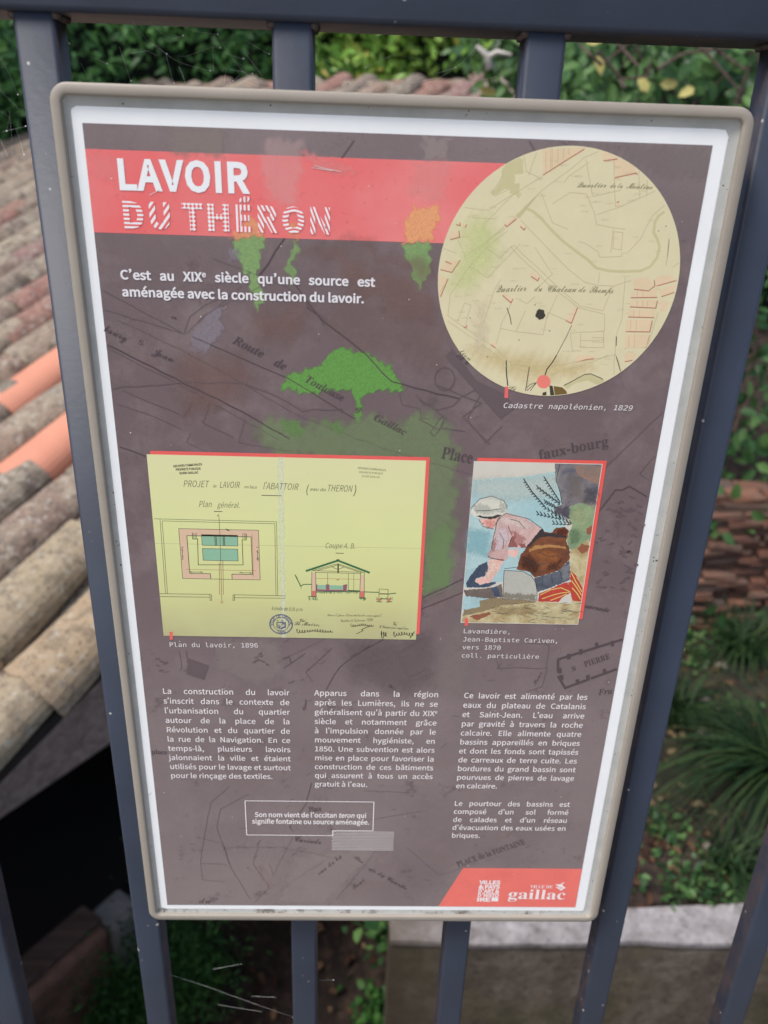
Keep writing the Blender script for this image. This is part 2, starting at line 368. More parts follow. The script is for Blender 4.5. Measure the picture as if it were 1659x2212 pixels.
for r_, (px_, py_) in ((5, (24, 885)), (3, (28, 1050))):
    uu = roof_hit(px_, py_)[0]; i_ = round((uu + .95) / EX); ROW_OFF[r_] = uu + .95 - i_ * EX; NEWT[r_] = i_
nc = 0
for r in range(NR):
    n = 17 if r < 16 else 13
    for i in range(n):
        u = -.95 + ROW_OFF[r] + i * EX + random.uniform(-.015, .015)
        if r >= 16: u += 1.3
        if u > UR - .34: continue
        m = M_OLD; q = random.random()
        if r == 0: m = M_OCH
        elif q < .12: m = M_RED
        elif q < .22 and u < .5: m = M_OCH
        if r == 1 and i in (2, 3): m = M_OCH
        if NEWT.get(r) == i: m = M_NEW
        if nc < 300:
            o = place(tint(plain_tile if m is M_NEW else random.choice(cover), m), 'cover_tile', u, VR[r] + random.uniform(-.008, .008), .012 + random.uniform(0, .004), m, random.uniform(-.03, .03), -.078 + random.uniform(-.016, .016))
            nc += 1; o['_'] = 0; del o['_']
            if m is M_NEW: o['label'] = 'new salmon cover tile'
for r in range(NR - 1):
    for i in range(12 if r < 20 else 8):
        u = -.9 + i * .46 + random.uniform(-.02, .02)
        if u > UR - .4: continue
        place(tint(chan, M_OLD), 'channel_tile', u, (VR[r] + VR[r + 1]) / 2, .046, M_OLD, random.uniform(-.02, .02), -.03)
gV = np.array([tuple(rp(random.uniform(-.6, 2.6), (VR[q] + VR[q + 1]) / 2 + random.gauss(0, .02), random.uniform(.03, .05))) for q in [random.randrange(0, 12) for _ in range(150)]])
# ridge tiles and far slope
rt = tile_mesh(.45, .22, .19, .06, .05, .014, 8, False, 'ridge_tile')
for i in range(10):
    o = bpy.data.objects.new('ridge_tile', tint(rt, M_RED if i % 3 == 0 else M_OLD)); COL.objects.link(o); o.parent = roof; o.matrix_basis = Matrix.Translation(rp(UR, -.1 + i * .40, .012)) @ Matrix.Rotation(az + math.pi / 2, 4, 'Z') @ Matrix.Rotation(random.uniform(-.03, .03) - .03, 4, 'Y')
far = MB(); tp = rp(UR, 0, 0); U2 = Vector((UH.x * math.cos(slp), UH.y * math.cos(slp), -math.sin(slp)))
V = [tuple(tp + U2 * a + VV * b + Vector((0, 0, c))) for c in (-.03, .03) for b in (-.06, 4.0) for a in (0, 4.2)]
far.add(V, [(0, 2, 3, 1), (4, 5, 7, 6), (0, 1, 5, 4), (2, 6, 7, 3), (0, 4, 6, 2), (1, 3, 7, 5)]); far.build('far_roof_slope', tint(rt, M_RED).materials[0], WH)
def gbox(name, uh0, uh1, v0, v1, z0, z1, mat, bev=0, **k):
    b = MB(); g = lambda a, c, z: tuple(Vector((R0.x, R0.y, 0)) + UH * a + VV * c + Vector((0, 0, z)))
    b.add([g(a, c, z) for z in (z0, z1) for c in (v0, v1) for a in (uh0, uh1)], [(0, 2, 3, 1), (4, 5, 7, 6), (0, 1, 5, 4), (2, 6, 7, 3), (0, 4, 6, 2), (1, 3, 7, 5)])
    o = b.build(name, mat, WH, **k); return bevel(o, bev) if bev else o
gbox('tie_beam', -.9, 8.4, .13, .33, -1.065, -.845, M_WOOD, .012)
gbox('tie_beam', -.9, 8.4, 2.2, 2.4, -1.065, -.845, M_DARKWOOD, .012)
for vv in (.13, 2.4):      # rafters that carry the verge
    b = MB(); V = [tuple(rp(u, v, h)) for h in (-.17, -.037) for v in (vv + .03, vv + .15) for u in (-.9, UR)]
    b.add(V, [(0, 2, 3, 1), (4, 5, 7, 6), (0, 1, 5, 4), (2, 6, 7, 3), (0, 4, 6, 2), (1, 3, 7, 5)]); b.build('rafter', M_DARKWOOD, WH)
M_DARKW = simple('shade_black_plaster', albedo=(.02, .017, .016), rough=.95, nscale=5)  # near-black colour carries the shade of the washhouse interior
M_BRKW = simple('worn_brick_plaster', albedo=(.26, .14, .09), rough=.95, nscale=12, var=.45, bumps=(40, .6, .01))
gbox('parapet', -1.4, .19, .12, .25, -2.1, -1.70, M_BRKW, .02)
gbox('sill_board', -1.4, .19, .15, .24, -1.70, -1.675, woodmat('sill_wood', (.14, .085, .06)), .006)
gbox('corner_stone', .192, .31, .10, .22, -2.0, -1.70, simple('pale_limestone', albedo=(.34, .31, .28), rough=.9, nscale=15, var=.25, bumps=(50, .5, .006)), .015)
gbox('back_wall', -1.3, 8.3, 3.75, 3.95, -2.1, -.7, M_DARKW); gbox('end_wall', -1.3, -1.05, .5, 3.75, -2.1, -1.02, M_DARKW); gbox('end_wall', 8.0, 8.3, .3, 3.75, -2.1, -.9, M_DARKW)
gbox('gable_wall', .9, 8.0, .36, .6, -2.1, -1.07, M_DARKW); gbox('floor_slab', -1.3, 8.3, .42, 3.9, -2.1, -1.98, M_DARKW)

# ---- fence
FE = empty('metal_fence', (.15, .02, -.9), label='anthracite painted tubular steel railing that carries the information panel', cat='fence')
def rtube(name, x0, x1, y0, y1, z0, z1, axis, r=.0025, seg=4, mat=M_PAINT, parent=FE):
    if axis == 'z': a0, a1, b0, b1, c0, c1 = x0, x1, y0, y1, z0, z1; f = lambda a, b, c: (a, b, c)
    else: a0, a1, b0, b1, c0, c1 = y0, y1, z0, z1, x0, x1; f = lambda a, b, c: (c, a, b)
    pr = []
    for cx, cy, s in ((a1 - r, b1 - r, 0), (a0 + r, b1 - r, 1), (a0 + r, b0 + r, 2), (a1 - r, b0 + r, 3)):
        for i in range(seg + 1): t = math.pi / 2 * (s + i / seg); pr.append((cx + r * math.cos(t), cy + r * math.sin(t)))
    n = len(pr); V = [f(p[0], p[1], c) for c in (c0, c1) for p in pr]
    Fc = [(i, (i + 1) % n, n + (i + 1) % n, n + i) for i in range(n)] + [tuple(range(n))[::-1], tuple(range(n, 2 * n))]
    o = MB().add(V, Fc).build(name, mat, parent, True)
    for p in o.data.polygons:
        if len(p.vertices) > 4: p.use_smooth = False
    return o
RZ = .5600; RYF, RYB = .0095, .0470
rtube('top_rail', -1.7, 2.0, RYF, RYB, RZ, RZ + .052, 'x', .003)
rtube('bottom_rail', -1.7, 2.0, RYF, RYB, -.82, -.78, 'x', .003)
BX = [-.0213 + .1192 * i for i in range(-6, 10)]
for i, bx in enumerate(BX):
    rtube('bar', bx - .0098, bx + .0098, .0122, .0305, -.78, RZ, 'z')
    # weld bead round the joint
    wb = MB(); pts = []
    for (qx, qy) in ((-1, 0), (-1, 1), (1, 1), (1, 0)):
        pts.append((bx + qx * .0100, .0126 if qy == 0 else .0308, RZ - .0008))
    fine = []
    for a, b in zip(pts[:-1], pts[1:]):
        for t in np.linspace(0, 1, 9)[:-1]: fine.append([a[q] + (b[q] - a[q]) * t + random.uniform(-.0003, .0003) for q in range(3)])
    fine.append(pts[-1]); wb.tube(fine, .0021, 6); wb.build('weld_bead', M_WELD, FE, True)
for x in (-1.6, -.62, .98, 1.95): rtube('post', x - .02, x + .02, .009, .047, -.9, -.82, 'z')
b = MB().box(-12, 12, -.12, .16, -2.1, -.9); b.build('plinth_wall', simple('rendered_plinth', albedo=(.2, .185, .165), rough=.95, nscale=8, bumps=(40, .4, .01)), None, label='low rendered wall under the steel railing', cat='wall')

# ================================================================== THE SIGN
def rring(rect, r, n=7):
    x0, x1, z0, z1 = rect; pts = []
    for cx, cz, s in ((x1 - r, z1 - r, 0), (x0 + r, z1 - r, 1), (x0 + r, z0 + r, 2), (x1 - r, z0 + r, 3)):
        for i in range(n): t = math.pi / 2 * (s + i / (n - 1)); pts.append((cx + r * math.cos(t), cz + r * math.sin(t)))
    return pts
def sweep(name, rect, rad, prof, mat, subdiv=0, jitter=0, **k):
    rings = []
    for (t, y, rr) in prof:
        ring = rring((rect[0] + t, rect[1] - t, rect[2] + t, rect[3] - t), max(rad - t, rr))
        if subdiv:
            out = []
            for a, b_ in zip(ring, ring[1:] + ring[:1]):
                L = math.hypot(a[0] - b_[0], a[1] - b_[1]); m = max(1, int(L / .006)); out += [(a[0] + (b_[0] - a[0]) * q / m, a[1] + (b_[1] - a[1]) * q / m) for q in range(m)]
            ring = out
        rings.append([(p[0], y, p[1]) for p in ring])
    nmin = min(len(r_) for r_ in rings)
    if subdiv:   # equalise by arc length
        def res(r_, N=420):
            P_ = np.array(r_ + [r_[0]]); d = np.r_[0, np.cumsum(np.linalg.norm(np.diff(P_, axis=0), axis=1))]; d /= d[-1]; t = np.linspace(0, 1, N, endpoint=False); return [tuple(np.interp(t_, d, P_[:, q]) for q in range(3)) for t_ in t]
        rings = [res(r_) for r_ in rings]; nmin = 420
    V = [p for r_ in rings for p in r_]
    if jitter:
        ph = [random.uniform(0, 6) for _ in range(6)]
        V2 = []
        for i, p in enumerate(V):
            j = i // nmin; a = (i % nmin) / nmin * 2 * math.pi; q = jitter * (math.sin(9 * a + ph[0]) + math.sin(23 * a + ph[1]) + math.sin(41 * a + ph[2]) * .7) / 2.7 if j == len(rings) - 1 else 0
            V2.append((p[0] + q * math.copysign(1, .15 - p[0]) * (abs(p[0] - .15) > .14), p[1], p[2] + q * math.copysign(1, .257 - p[2]) * (abs(p[2] - .257) > .25)))
        V = V2
    Fc = []
    for j in range(len(rings) - 1):
        for i in range(nmin): a = j * nmin + i; b_ = j * nmin + (i + 1) % nmin; Fc.append((a, a + nmin, b_ + nmin, b_))
    o = link(name, mesh(name, V, Fc, True), mat, SIGN, **k)
    bm = bmesh.new(); bm.from_mesh(o.data); bmesh.ops.recalc_face_normals(bm, faces=bm.faces); bm.to_mesh(o.data); bm.free(); return o
OUT = (-.0132, .3172, -.0125, .5312)
M_TAUPE = simple('taupe_powder_coat', albedo=(.30, .27, .23), rough=.42, nscale=40, var=.05, bumps=(700, .08, .0004))
def seal_mat():
    m, nt, bs = newmat('grey_sealant'); co = nd(nt, 'ShaderNodeTexCoord').outputs['Object']
    col = ramp(nt, noise(nt, 60, 5, .6, co), [(.3, (.33, .34, .325)), (.7, (.42, .425, .41))])
    vo = nd(nt, 'ShaderNodeTexVoronoi'); vo.inputs['Scale'].default_value = 420; nt.links.new(co, vo.inputs['Vector'])
    n3 = noise(nt, 130, 2, .5, co); sp = nd(nt, 'ShaderNodeMath', operation='SUBTRACT'); nt.links.new(n3, sp.inputs[0]); nt.links.new(vo.outputs['Distance'], sp.inputs[1])
    col = mixc(nt, ramp(nt, sp.outputs[0], [(.44, (0, 0, 0)), (.5, (1, 1, 1))]), col, (.05, .045, .04))
    sx = nd(nt, 'ShaderNodeSeparateXYZ'); nt.links.new(co, sx.inputs[0])   # grime lies along the bottom channel where rain pools
    dr = ramp(nt, sx.outputs[2], [(0.0, (1, 1, 1)), (.004, (0, 0, 0))]); nn = ramp(nt, noise(nt, 75, 5, .7, co), [(.52, (0, 0, 0)), (.66, (.9,) * 3)])
    mu = nd(nt, 'ShaderNodeMath', operation='MULTIPLY'); nt.links.new(dr, mu.inputs[0]); nt.links.new(nn, mu.inputs[1]); col = mixc(nt, mu.outputs[0], col, (.09, .07, .055))
    nt.links.new(col, bs.inputs['Base Color']); bs.inputs['Roughness'].default_value = .6; bump(nt, bs, noise(nt, 250, 4, .6, co), .25, .0006); return m
sweep('frame', OUT, .0085, [(0.0008, .0121, .001), (0, .009, .001), (0, -.0018, .001), (.0002, -.0026, .001), (.0007, -.0031, .001), (.0044, -.0032, .001), (.0050, -.0029, .0012), (.0054, -.0019, .0012), (.0056, .0012, .0012)], M_TAUPE)
sweep('sealant', OUT, .0085, [(.0050, -.0010, .0012), (.0062, -.0004, .0012), (.0085, .0000, .0012), (.0104, .00025, .002), (.0125, .0005, .003)], seal_mat(), 1)
back = rring((OUT[0] + .0012, OUT[1] - .0012, OUT[2] + .0012, OUT[3] - .0012), .007); V = [(p[0], y, p[1]) for y in (.0115, .0035) for p in back]; n_ = len(back)
MB().add(V, [tuple(range(n_))[::-1], tuple(range(n_, 2 * n_))] + [(i, (i + 1) % n_, n_ + (i + 1) % n_, n_ + i) for i in range(n_)]).build('back_plate', M_TAUPE, SIGN)
M_WHITE = simple('white_enamel', albedo=(.82, .85, .865), rough=.3, nscale=30, var=.03, spec=.4)
pl = (-.0062, .3073, -.0063, .5216)
wp = sweep('white_border', pl, .0035, [(0, .0010, .003), (0, .0003, .003), (.0003, .00005, .003), (.0008, 0, .003)], M_WHITE, 1)
rr_ = [(v.co.x, v.co.z) for v in wp.data.vertices][-420:]
# the enamel plate itself, wavy cut edge and printed field
V = [(p[0], 0.0, p[1]) for p in rr_]; link('enamel_plate', mesh('enamel_plate', V, [tuple(range(len(V)))]), M_WHITE, SIGN)

# printed field
def field_mat():
    m, nt, bs = newmat('mauve_brown_print'); co = nd(nt, 'ShaderNodeTexCoord').outputs['Object']
    k = 1.0; a = np.array(lin((104, 90, 93))) * k; b_ = np.array(lin((138, 124, 124))) * k; c = np.array(lin((104, 90, 93))) * k
    n1 = noise(nt, 9, 4, .55, co); sx = nd(nt, 'ShaderNodeSeparateXYZ'); nt.links.new(co, sx.inputs[0])
    hazed_tint = ramp(nt, sx.outputs[2], [(.0, lin((138, 126, 125))), (.17, lin((130, 117, 117))), (.30, lin((112, 96, 99))), (.45, lin((114, 100, 102))), (.515, lin((132, 120, 121)))])  # print tint with gloss haze painted in, paler at top and bottom
    col = mixc(nt, ramp(nt, n1, [(.35, (0, 0, 0)), (.7, (.6,) * 3)]), hazed_tint, tuple(c)); n2 = noise(nt, 30, 6, .7, co)
    col = mixc(nt, ramp(nt, n2, [(.48, (0, 0, 0)), (.70, (.6,) * 3)]), col, tuple(b_)); n4 = noise(nt, 48, 6, .75, co)
    col = mixc(nt, ramp(nt, n4, [(.58, (0, 0, 0)), (.66, (.7,) * 3)]), col, lin((96, 83, 85)))
    n5 = noise(nt, 22, 7, .8, co, 1.2); col = mixc(nt, ramp(nt, n5, [(.56, (0, 0, 0)), (.68, (.45,) * 3)]), col, lin((126, 104, 98)))
    n3 = noise(nt, 1400, 2, .5, co); col = mixc(nt, ramp(nt, n3, [(.35, (.12,) * 3), (.6, (0, 0, 0))]), col, lin((70, 60, 64)))
    nt.links.new(col, bs.inputs['Base Color']); bs.inputs['Roughness'].default_value = .4; bs.inputs['Specular IOR Level'].default_value = .35; return m
Ink().poly([(0, 0), (PW, 0), (PW, PH), (0, PH)]).build('printed_field', 0, field_mat())
def redband():
    m, nt, bs = newmat('coral_band'); co = nd(nt, 'ShaderNodeTexCoord').outputs['Object']
    col = ramp(nt, noise(nt, 14, 4, .6, co), [(.3, lin((228, 104, 104))), (.5, lin((226, 118, 118))), (.7, lin((230, 136, 134)))])
    col = mixc(nt, ramp(nt, noise(nt, 260, 3, .6, co), [(.62, (0, 0, 0)), (.74, (.45,) * 3)]), col, lin((170, 70, 70)))
    nt.links.new(col, bs.inputs['Base Color']); bs.inputs['Roughness'].default_value = .4; bs.inputs['Specular IOR Level'].default_value = .35; return m
M_BAND = redband()
bz1 = cD(187, 323)[1]; bz0 = cD(205, 501)[1]
zt = (cD(187, 323)[1] + cD(1060, 350)[1]) / 2; zb = (cD(205, 501)[1] + cD(955, 526)[1]) / 2
Ink().poly([(0, zb), (cD(1105, 480)[0], zb), (cD(1105, 480)[0], zt), (0, zt)]).build('title_band', 1, M_BAND)
M_CORAL = ink(226, 92, 88, .05)
I = Ink(); a = cD(945, 1958); I.poly([(cG(8, 570)[0], 0), (PW, 0), (PW, cG(900, 185)[1]), (cG(262, 178)[0], cG(900, 185)[1])]); I.build('logo_corner', 1, ink(230, 116, 106, .06))

def translucent_patch(name, c, poly, rgb, alpha, feather=.0008, k=2, N=130, rag=.0009, rs=420):  # translucent colour patch: scuffs, print tones and painted reflections
    P_ = np.array([c(*p) for p in poly]); lo = P_.min(0) - feather * 2 - rag * 2; hi = P_.max(0) + feather * 2 + rag * 2
    lo = np.maximum(lo, (.0004, .0004)); hi = np.minimum(hi, (PW - .0004, PH - .0004))
    nx = max(12, int(N * min(1, (hi[0] - lo[0]) / (hi[1] - lo[1])))); nz = max(12, int(N * min(1, (hi[1] - lo[1]) / (hi[0] - lo[0]))))
    X, Z = np.meshgrid(np.linspace(lo[0], hi[0], nx), np.linspace(lo[1], hi[1], nz)); Q = np.stack([X.ravel(), Z.ravel()], 1)
    # wander the sample points so that edges come out ragged
    W = Q + rag * np.stack([np.sin(Q[:, 1] * rs + 3 * np.sin(Q[:, 0] * rs * .7)) + .7 * np.sin(Q[:, 1] * rs * 2.7 + Q[:, 0] * rs * 1.9), np.cos(Q[:, 0] * rs * .9 + 2 * np.sin(Q[:, 1] * rs * .6)) + .7 * np.sin(Q[:, 0] * rs * 3.1 - Q[:, 1] * rs * 1.3)], 1)
    W += RNG.normal(0, rag * .22, W.shape)
    A = P_; B = np.roll(P_, -1, 0); dist = np.full(len(W), 9.); inside = np.zeros(len(W), bool)
    for p, q in zip(A, B):
        d = q - p; t = np.clip(((W - p) @ d) / (d @ d + 1e-12), 0, 1); dist = np.minimum(dist, np.linalg.norm(W - p - t[:, None] * d, axis=1))
        cr = ((p[1] > W[:, 1]) != (q[1] > W[:, 1])); xx = (q[0] - p[0]) * (W[:, 1] - p[1]) / ((q[1] - p[1]) if abs(q[1] - p[1]) > 1e-12 else 1e-12) + p[0]; inside ^= cr & (W[:, 0] < xx)
    s_ = np.where(inside, dist, -dist); cov = np.clip(.5 + s_ / (2 * feather), 0, 1); cov = cov * cov * (3 - 2 * cov)
    Fc = [(j * nx + i, j * nx + i + 1, (j + 1) * nx + i + 1, (j + 1) * nx + i) for j in range(nz - 1) for i in range(nx - 1) if cov[[j * nx + i, j * nx + i + 1, (j + 1) * nx + i, (j + 1) * nx + i + 1]].max() > .01]
    if not Fc: return
    o = flat(name, Q, Fc, k, translucent_patch_mat(rgb, alpha)); at_ = o.data.attributes.new('cover', 'FLOAT', 'POINT'); at_.data.foreach_set('value', cov.astype(np.float32)); return o
G1 = (140, 176, 112); G2 = (132, 158, 108)  # green and orange patches: reflections in the glossy sheet, painted as translucent colour
translucent_patch('painted_green_reflection', cE, [(728, 462), (860, 462), (855, 520), (832, 600), (826, 640), (850, 690), (856, 740), (838, 800), (818, 790), (802, 700), (790, 650), (742, 590), (722, 530)], G1, .8, k=2.0)
translucent_patch('painted_orange_reflection', cE, [(710, 462), (708, 432), (750, 425), (775, 362), (825, 366), (850, 420), (860, 462)], (240, 176, 126), .65, .001, k=2.1)  # painted reflection turns orange where it crosses the red band
translucent_patch('painted_green_reflection', cE, [(1005, 470), (1045, 510), (1030, 545), (1000, 580), (1012, 640), (1005, 705), (988, 690), (985, 640), (962, 600), (978, 550), (990, 510)], G1, .65, .0008, k=2.2)
translucent_patch('painted_orange_reflection', cE, [(985, 455), (975, 400), (1012, 372), (1022, 430), (1012, 468)], (240, 170, 116), .6, .0012, k=2.3)
translucent_patch('painted_orange_reflection', cR, [(90, 1046), (90, 980), (122, 925), (125, 892), (240, 892), (235, 960), (200, 1046)], (240, 176, 122), .8, .001, k=2.4)
translucent_patch('painted_green_reflection', cD, [(873, 525), (930, 527), (935, 562), (924, 590), (911, 628), (896, 618), (890, 580), (880, 560)], G1, .78, .0007, k=2.5)
translucent_patch('painted_green_reflection', cF, [(835, 370), (870, 312), (1000, 287), (1020, 250), (1085, 205), (1180, 217), (1280, 262), (1312, 290), (1330, 340), (1370, 377), (1250, 387), (1192, 400), (1172, 440), (1182, 500), (1165, 515), (1155, 440), (1140, 390), (1060, 372), (990, 402), (900, 380), (850, 386)], (104, 162, 76), .88, k=2.6)
translucent_patch('painted_green_reflection', cD, [(545, 915), (620, 908), (690, 916), (790, 900), (860, 912), (900, 896), (955, 898), (985, 960), (985, 1100), (975, 1262), (915, 1290), (900, 1000), (600, 985)], G2, .5, .004, k=2.7, rag=.002, rs=260)
translucent_patch('painted_green_reflection', cD, [(930, 1150), (975, 1120), (972, 1262), (918, 1290)], (126, 166, 104), .35, .003, k=2.75)
translucent_patch('painted_green_reflection', cF, [(845, 560), (850, 512), (925, 508), (935, 545), (900, 575)], (112, 160, 84), .45, .001, k=2.8)
translucent_patch('painted_green_reflection', cF, [(1030, 520), (1080, 505), (1110, 530), (1090, 570)], (112, 160, 84), .4, .001, k=2.85)
translucent_patch('lavender_scuff', cF, [(545, 40), (605, 20), (590, 62), (575, 92), (595, 122), (580, 165), (545, 200), (530, 236), (500, 216), (455, 222), (462, 160), (490, 120), (512, 80)], (144, 134, 144), .7, .0008, k=2.9)
translucent_patch('lavender_scuff', cE, [(685, 542), (710, 505), (745, 530), (740, 572), (715, 586), (692, 562)], (146, 138, 148), .6, .0008, k=2.95)
for pl_, al in (([(430, 230), (680, 225), (700, 330), (640, 470), (420, 470)], .45), ([(720, 30), (960, 40), (900, 150), (780, 175), (715, 110)], .45)): translucent_patch('rusty_tint', cF, pl_, (136, 102, 92), al * .8, .008, k=3.0, rag=.002, rs=150)
for pl_ in ([(1050, 500), (1200, 500), (1659, 720), (1659, 860), (1500, 860)], [(1230, 480), (1340, 490), (1659, 600), (1659, 690)]): translucent_patch('rusty_tint', cE, pl_, (138, 106, 98), .4, .004, k=3.05, rag=.002, rs=150)
translucent_patch('painted_pale_reflection', cE, [(870, 0), (1050, 0), (1040, 120), (1010, 300), (890, 290), (850, 150)], (226, 190, 188), .28, .002, k=3.1)  # pale bands: glare and reflections of the glossy sheet painted on as colour
translucent_patch('painted_pale_reflection', cR, [(175, 592), (290, 594), (275, 690), (170, 688)], (184, 168, 164), .4, .001, k=3.12)
translucent_patch('painted_pale_reflection', cR, [(130, 700), (290, 700), (250, 880), (110, 850)], (232, 170, 165), .3, .002, k=3.13)
translucent_patch('painted_pale_reflection', cE, [(30, 60), (150, 70), (160, 210), (60, 150)], (236, 160, 160), .3, .003, k=3.14)
translucent_patch('painted_pale_reflection', cD, [(380, 275), (490, 280), (480, 335), (370, 330)], (158, 146, 136), .45, .002, k=3.15)
translucent_patch('painted_pale_reflection', cD, [(470, 1380), (600, 1385), (610, 1450), (560, 1480), (470, 1440)], (160, 148, 144), .4, .003, k=3.16)
translucent_patch('painted_pale_reflection', cD, [(640, 1850), (820, 1830), (700, 1950), (600, 1950)], (170, 158, 154), .4, .004, k=3.17)
translucent_patch('painted_pale_reflection', cR, [(720, 1080 - 480), (1422, 640), (1400, 760), (1230, 760), (1000, 640)], (142, 130, 127), .4, .004, k=3.18)
translucent_patch('dark_smear', cD, [(745, 1390), (930, 1370), (945, 1480), (870, 1500), (760, 1470)], (104, 90, 94), .35, .008, k=3.19)
translucent_patch('painted_pale_reflection', cE, [(1040, 60), (1100, 60), (1320, 150), (1300, 175), (1100, 130)], (238, 150, 148), .5, .0015, k=3.20)
translucent_patch('painted_pale_reflection', cD, [(690, 700), (760, 620), (960, 720), (960, 800), (800, 760)], (138, 112, 106), .3, .006, k=3.25)
translucent_patch('painted_pale_reflection', cD, [(1010, 1260), (1060, 1290), (1000, 1500), (930, 1480)], (152, 140, 137), .35, .006, k=3.27)

# background engraved map
M_MAP = ink(100, 87, 90); M_MAPD = ink(84, 72, 76)
I = Ink(); J = Ink()
def ml(c, pts, wd=.0005, I_=None, wob=.0002): (I_ or I).wob([(min(max(c(*p)[0], .0008), PW - .0008), min(max(c(*p)[1], .0008), PH - .0008)) for p in pts], wd * .68, wob)
ml(cF, [(100, 190), (710, 490)], .0011, J); ml(cF, [(710, 490), (875, 585)], .0009, J); ml(cF, [(110, 205), (400, 350), (830, 590)], .0004)
ml(cF, [(85, 40), (430, 140)], .0004); ml(cF, [(90, -40), (430, 142), (455, 70), (520, 20), (640, -30)], .0004); ml(cF, [(440, 142), (520, 60), (760, -60)], .0003)
ml(cF, [(150, 85), (430, 215), (640, 330), (900, 480), (1250, 620), (1659, 740)], .0003)
ml(cF, [(465, 155), (870, 330), (1150, 500)], .0006, J); ml(cE, [(620, 560), (960, 690), (1330, 1000)], .0003)
ml(cF, [(950, 30), (1200, 230), (1310, 345), (1590, 415)], .0009, J); ml(cF, [(1590, 415), (1659, 380)], .0006)
ml(cF, [(130, 375), (440, 345), (680, 350), (830, 410), (930, 470), (1100, 460)], .0006, None, .0004)
ml(cF, [(150, 440), (300, 490), (420, 545)], .0004); ml(cF, [(170, 380), (430, 490), (470, 420)], .0005); ml(cF, [(540, 435), (510, 520), (640, 580)], .0005)
ml(cF, [(460, 560), (440, 600), (620, 680)], .0003); ml(cF, [(690, 500), (660, 600), (880, 640)], .0003); ml(cF, [(160, 620), (270, 660)], .0009, J)
ml(cF, [(1340, 390), (1350, 440), (1430, 460), (1430, 500), (1470, 500)], .0004); ml(cF, [(1410, 400), (1440, 440), (1480, 440), (1500, 465), (1570, 445), (1600, 410)], .0006)
ml(cF, [(1520, 490), (1540, 500), (1490, 575), (1470, 560), (1520, 490)], .0005); ml(cF, [(1510, 540), (1620, 555)], .0007)
I.line([cF(1532 + 42 * math.cos(t), 332 + 48 * math.sin(t)) for t in np.linspace(0, 6.28, 24)], .0006); I.line([cF(1532 + 1, 332), cF(1534, 333)], .0012)
ml(cE, [(1290, 0), (1230, 85)], .0008); ml(cE, [(960, 465), (840, 640)], .0010, J); ml(cE, [(760, 690), (540, 870)], .0003); ml(cE, [(1000, 670), (1150, 877)], .0008, J)
ml(cD, [(1145, 295), (1170, 350)], .0008); ml(cD, [(1215, 300), (1235, 318)], .0005)
I.poly([cD(*p) for p in ((978, 752), (962, 770), (1082, 905), (1115, 880), (1090, 850), (1030, 822))])
ml(cD, [(940, 830), (1040, 870), (1000, 900), (1060, 960)], .0007); ml(cD, [(905, 860), (960, 900), (950, 930), (905, 905)], .0006); ml(cD, [(1040, 850), (1010, 905), (1050, 955), (1085, 920)], .0006)
ml(c5, [(1540, 120), (1005, 630)], .0005); ml(c5, [(1475, 525), (1325, 700), (1420, 760)], .0004); ml(c5, [(940, 1050), (1095, 850)], .0010, J); ml(c5, [(1095, 850), (1160, 850), (1225, 815)], .0010, J); ml(c5, [(1225, 815), (1395, 915)], .0010, J)
ml(cD, [(820, 1335), (1000, 1250)], .0008, J); ml(cD, [(835, 1345), (1010, 1275)], .0007, J); ml(cD, [(600, 1430), (760, 1350), (900, 1285)], .0003)
ml(c7, [(0, 180), (240, 60)], .0006, J); ml(c7, [(440, 65), (270, 165), (335, 300), (460, 240)], .0005); ml(c7, [(20, 240), (200, 200)], .0003); ml(c7, [(390, 440), (300, 340), (520, 260)], .0003)
ml(c7, [(870, 210), (840, 245), (1120, 245), (1140, 110), (1000, 100)], .0004); ml(c7, [(1130, 240), (1100, 350), (1010, 380)], .0004); ml(c7, [(580, 100), (640, 130), (600, 150)], .0004); ml(c7, [(830, 190), (870, 262)], .0004)
for pts in ([(1190, 195), (1560, 80)], [(1190, 195), (1190, 270)], [(1225, 360), (1525, 250)], [(1190, 290), (1235, 365)]): J.line([c7(*p) for p in pts], .0016)
for x, y in ((1250, 180), (1320, 152), (1410, 115), (1500, 105), (1300, 325), (1360, 300), (1455, 265), (1200, 260), (1210, 300)): J.poly([c7(x - 10, y - 14), c7(x + 10, y - 18), c7(x + 12, y + 12), c7(x - 8, y + 16)])
ml(c8, [(440, 180), (350, 260), (320, 420), (300, 560), (430, 565)], .0004); ml(c8, [(540, 215), (400, 290), (380, 380), (410, 460), (450, 580), (550, 740)], .0004); ml(c8, [(275, 430), (410, 460), (440, 560)], .0003); ml(c8, [(300, 560), (310, 640), (420, 650)], .0003)
ml(c8, [(850, 160), (820, 270), (740, 380), (760, 400)], .0006, J); ml(c8, [(590, 450), (560, 560), (640, 680), (570, 750)], .0004); ml(c8, [(440, 480), (700, 480), (1000, 540)], .0003); ml(c8, [(640, 560), (660, 620), (760, 420)], .0003)
ml(c8, [(1110, 200), (1340, 210)], .0003); ml(c8, [(1100, 350), (1400, 300)], .0003); ml(c8, [(970, 740), (1120, 560), (1190, 470)], .0003); ml(c8, [(700, 690), (920, 540)], .0003); ml(c8, [(1320, 480), (1480, 620), (1659, 560)], .0003)
ml(c6, [(215, 40), (235, 160), (220, 190)], .0004); ml(c6, [(268, 40), (290, 180), (410, 250)], .0004); I.poly([c6(*p) for p in ((285, 95), (435, 150), (400, 255), (270, 210))])
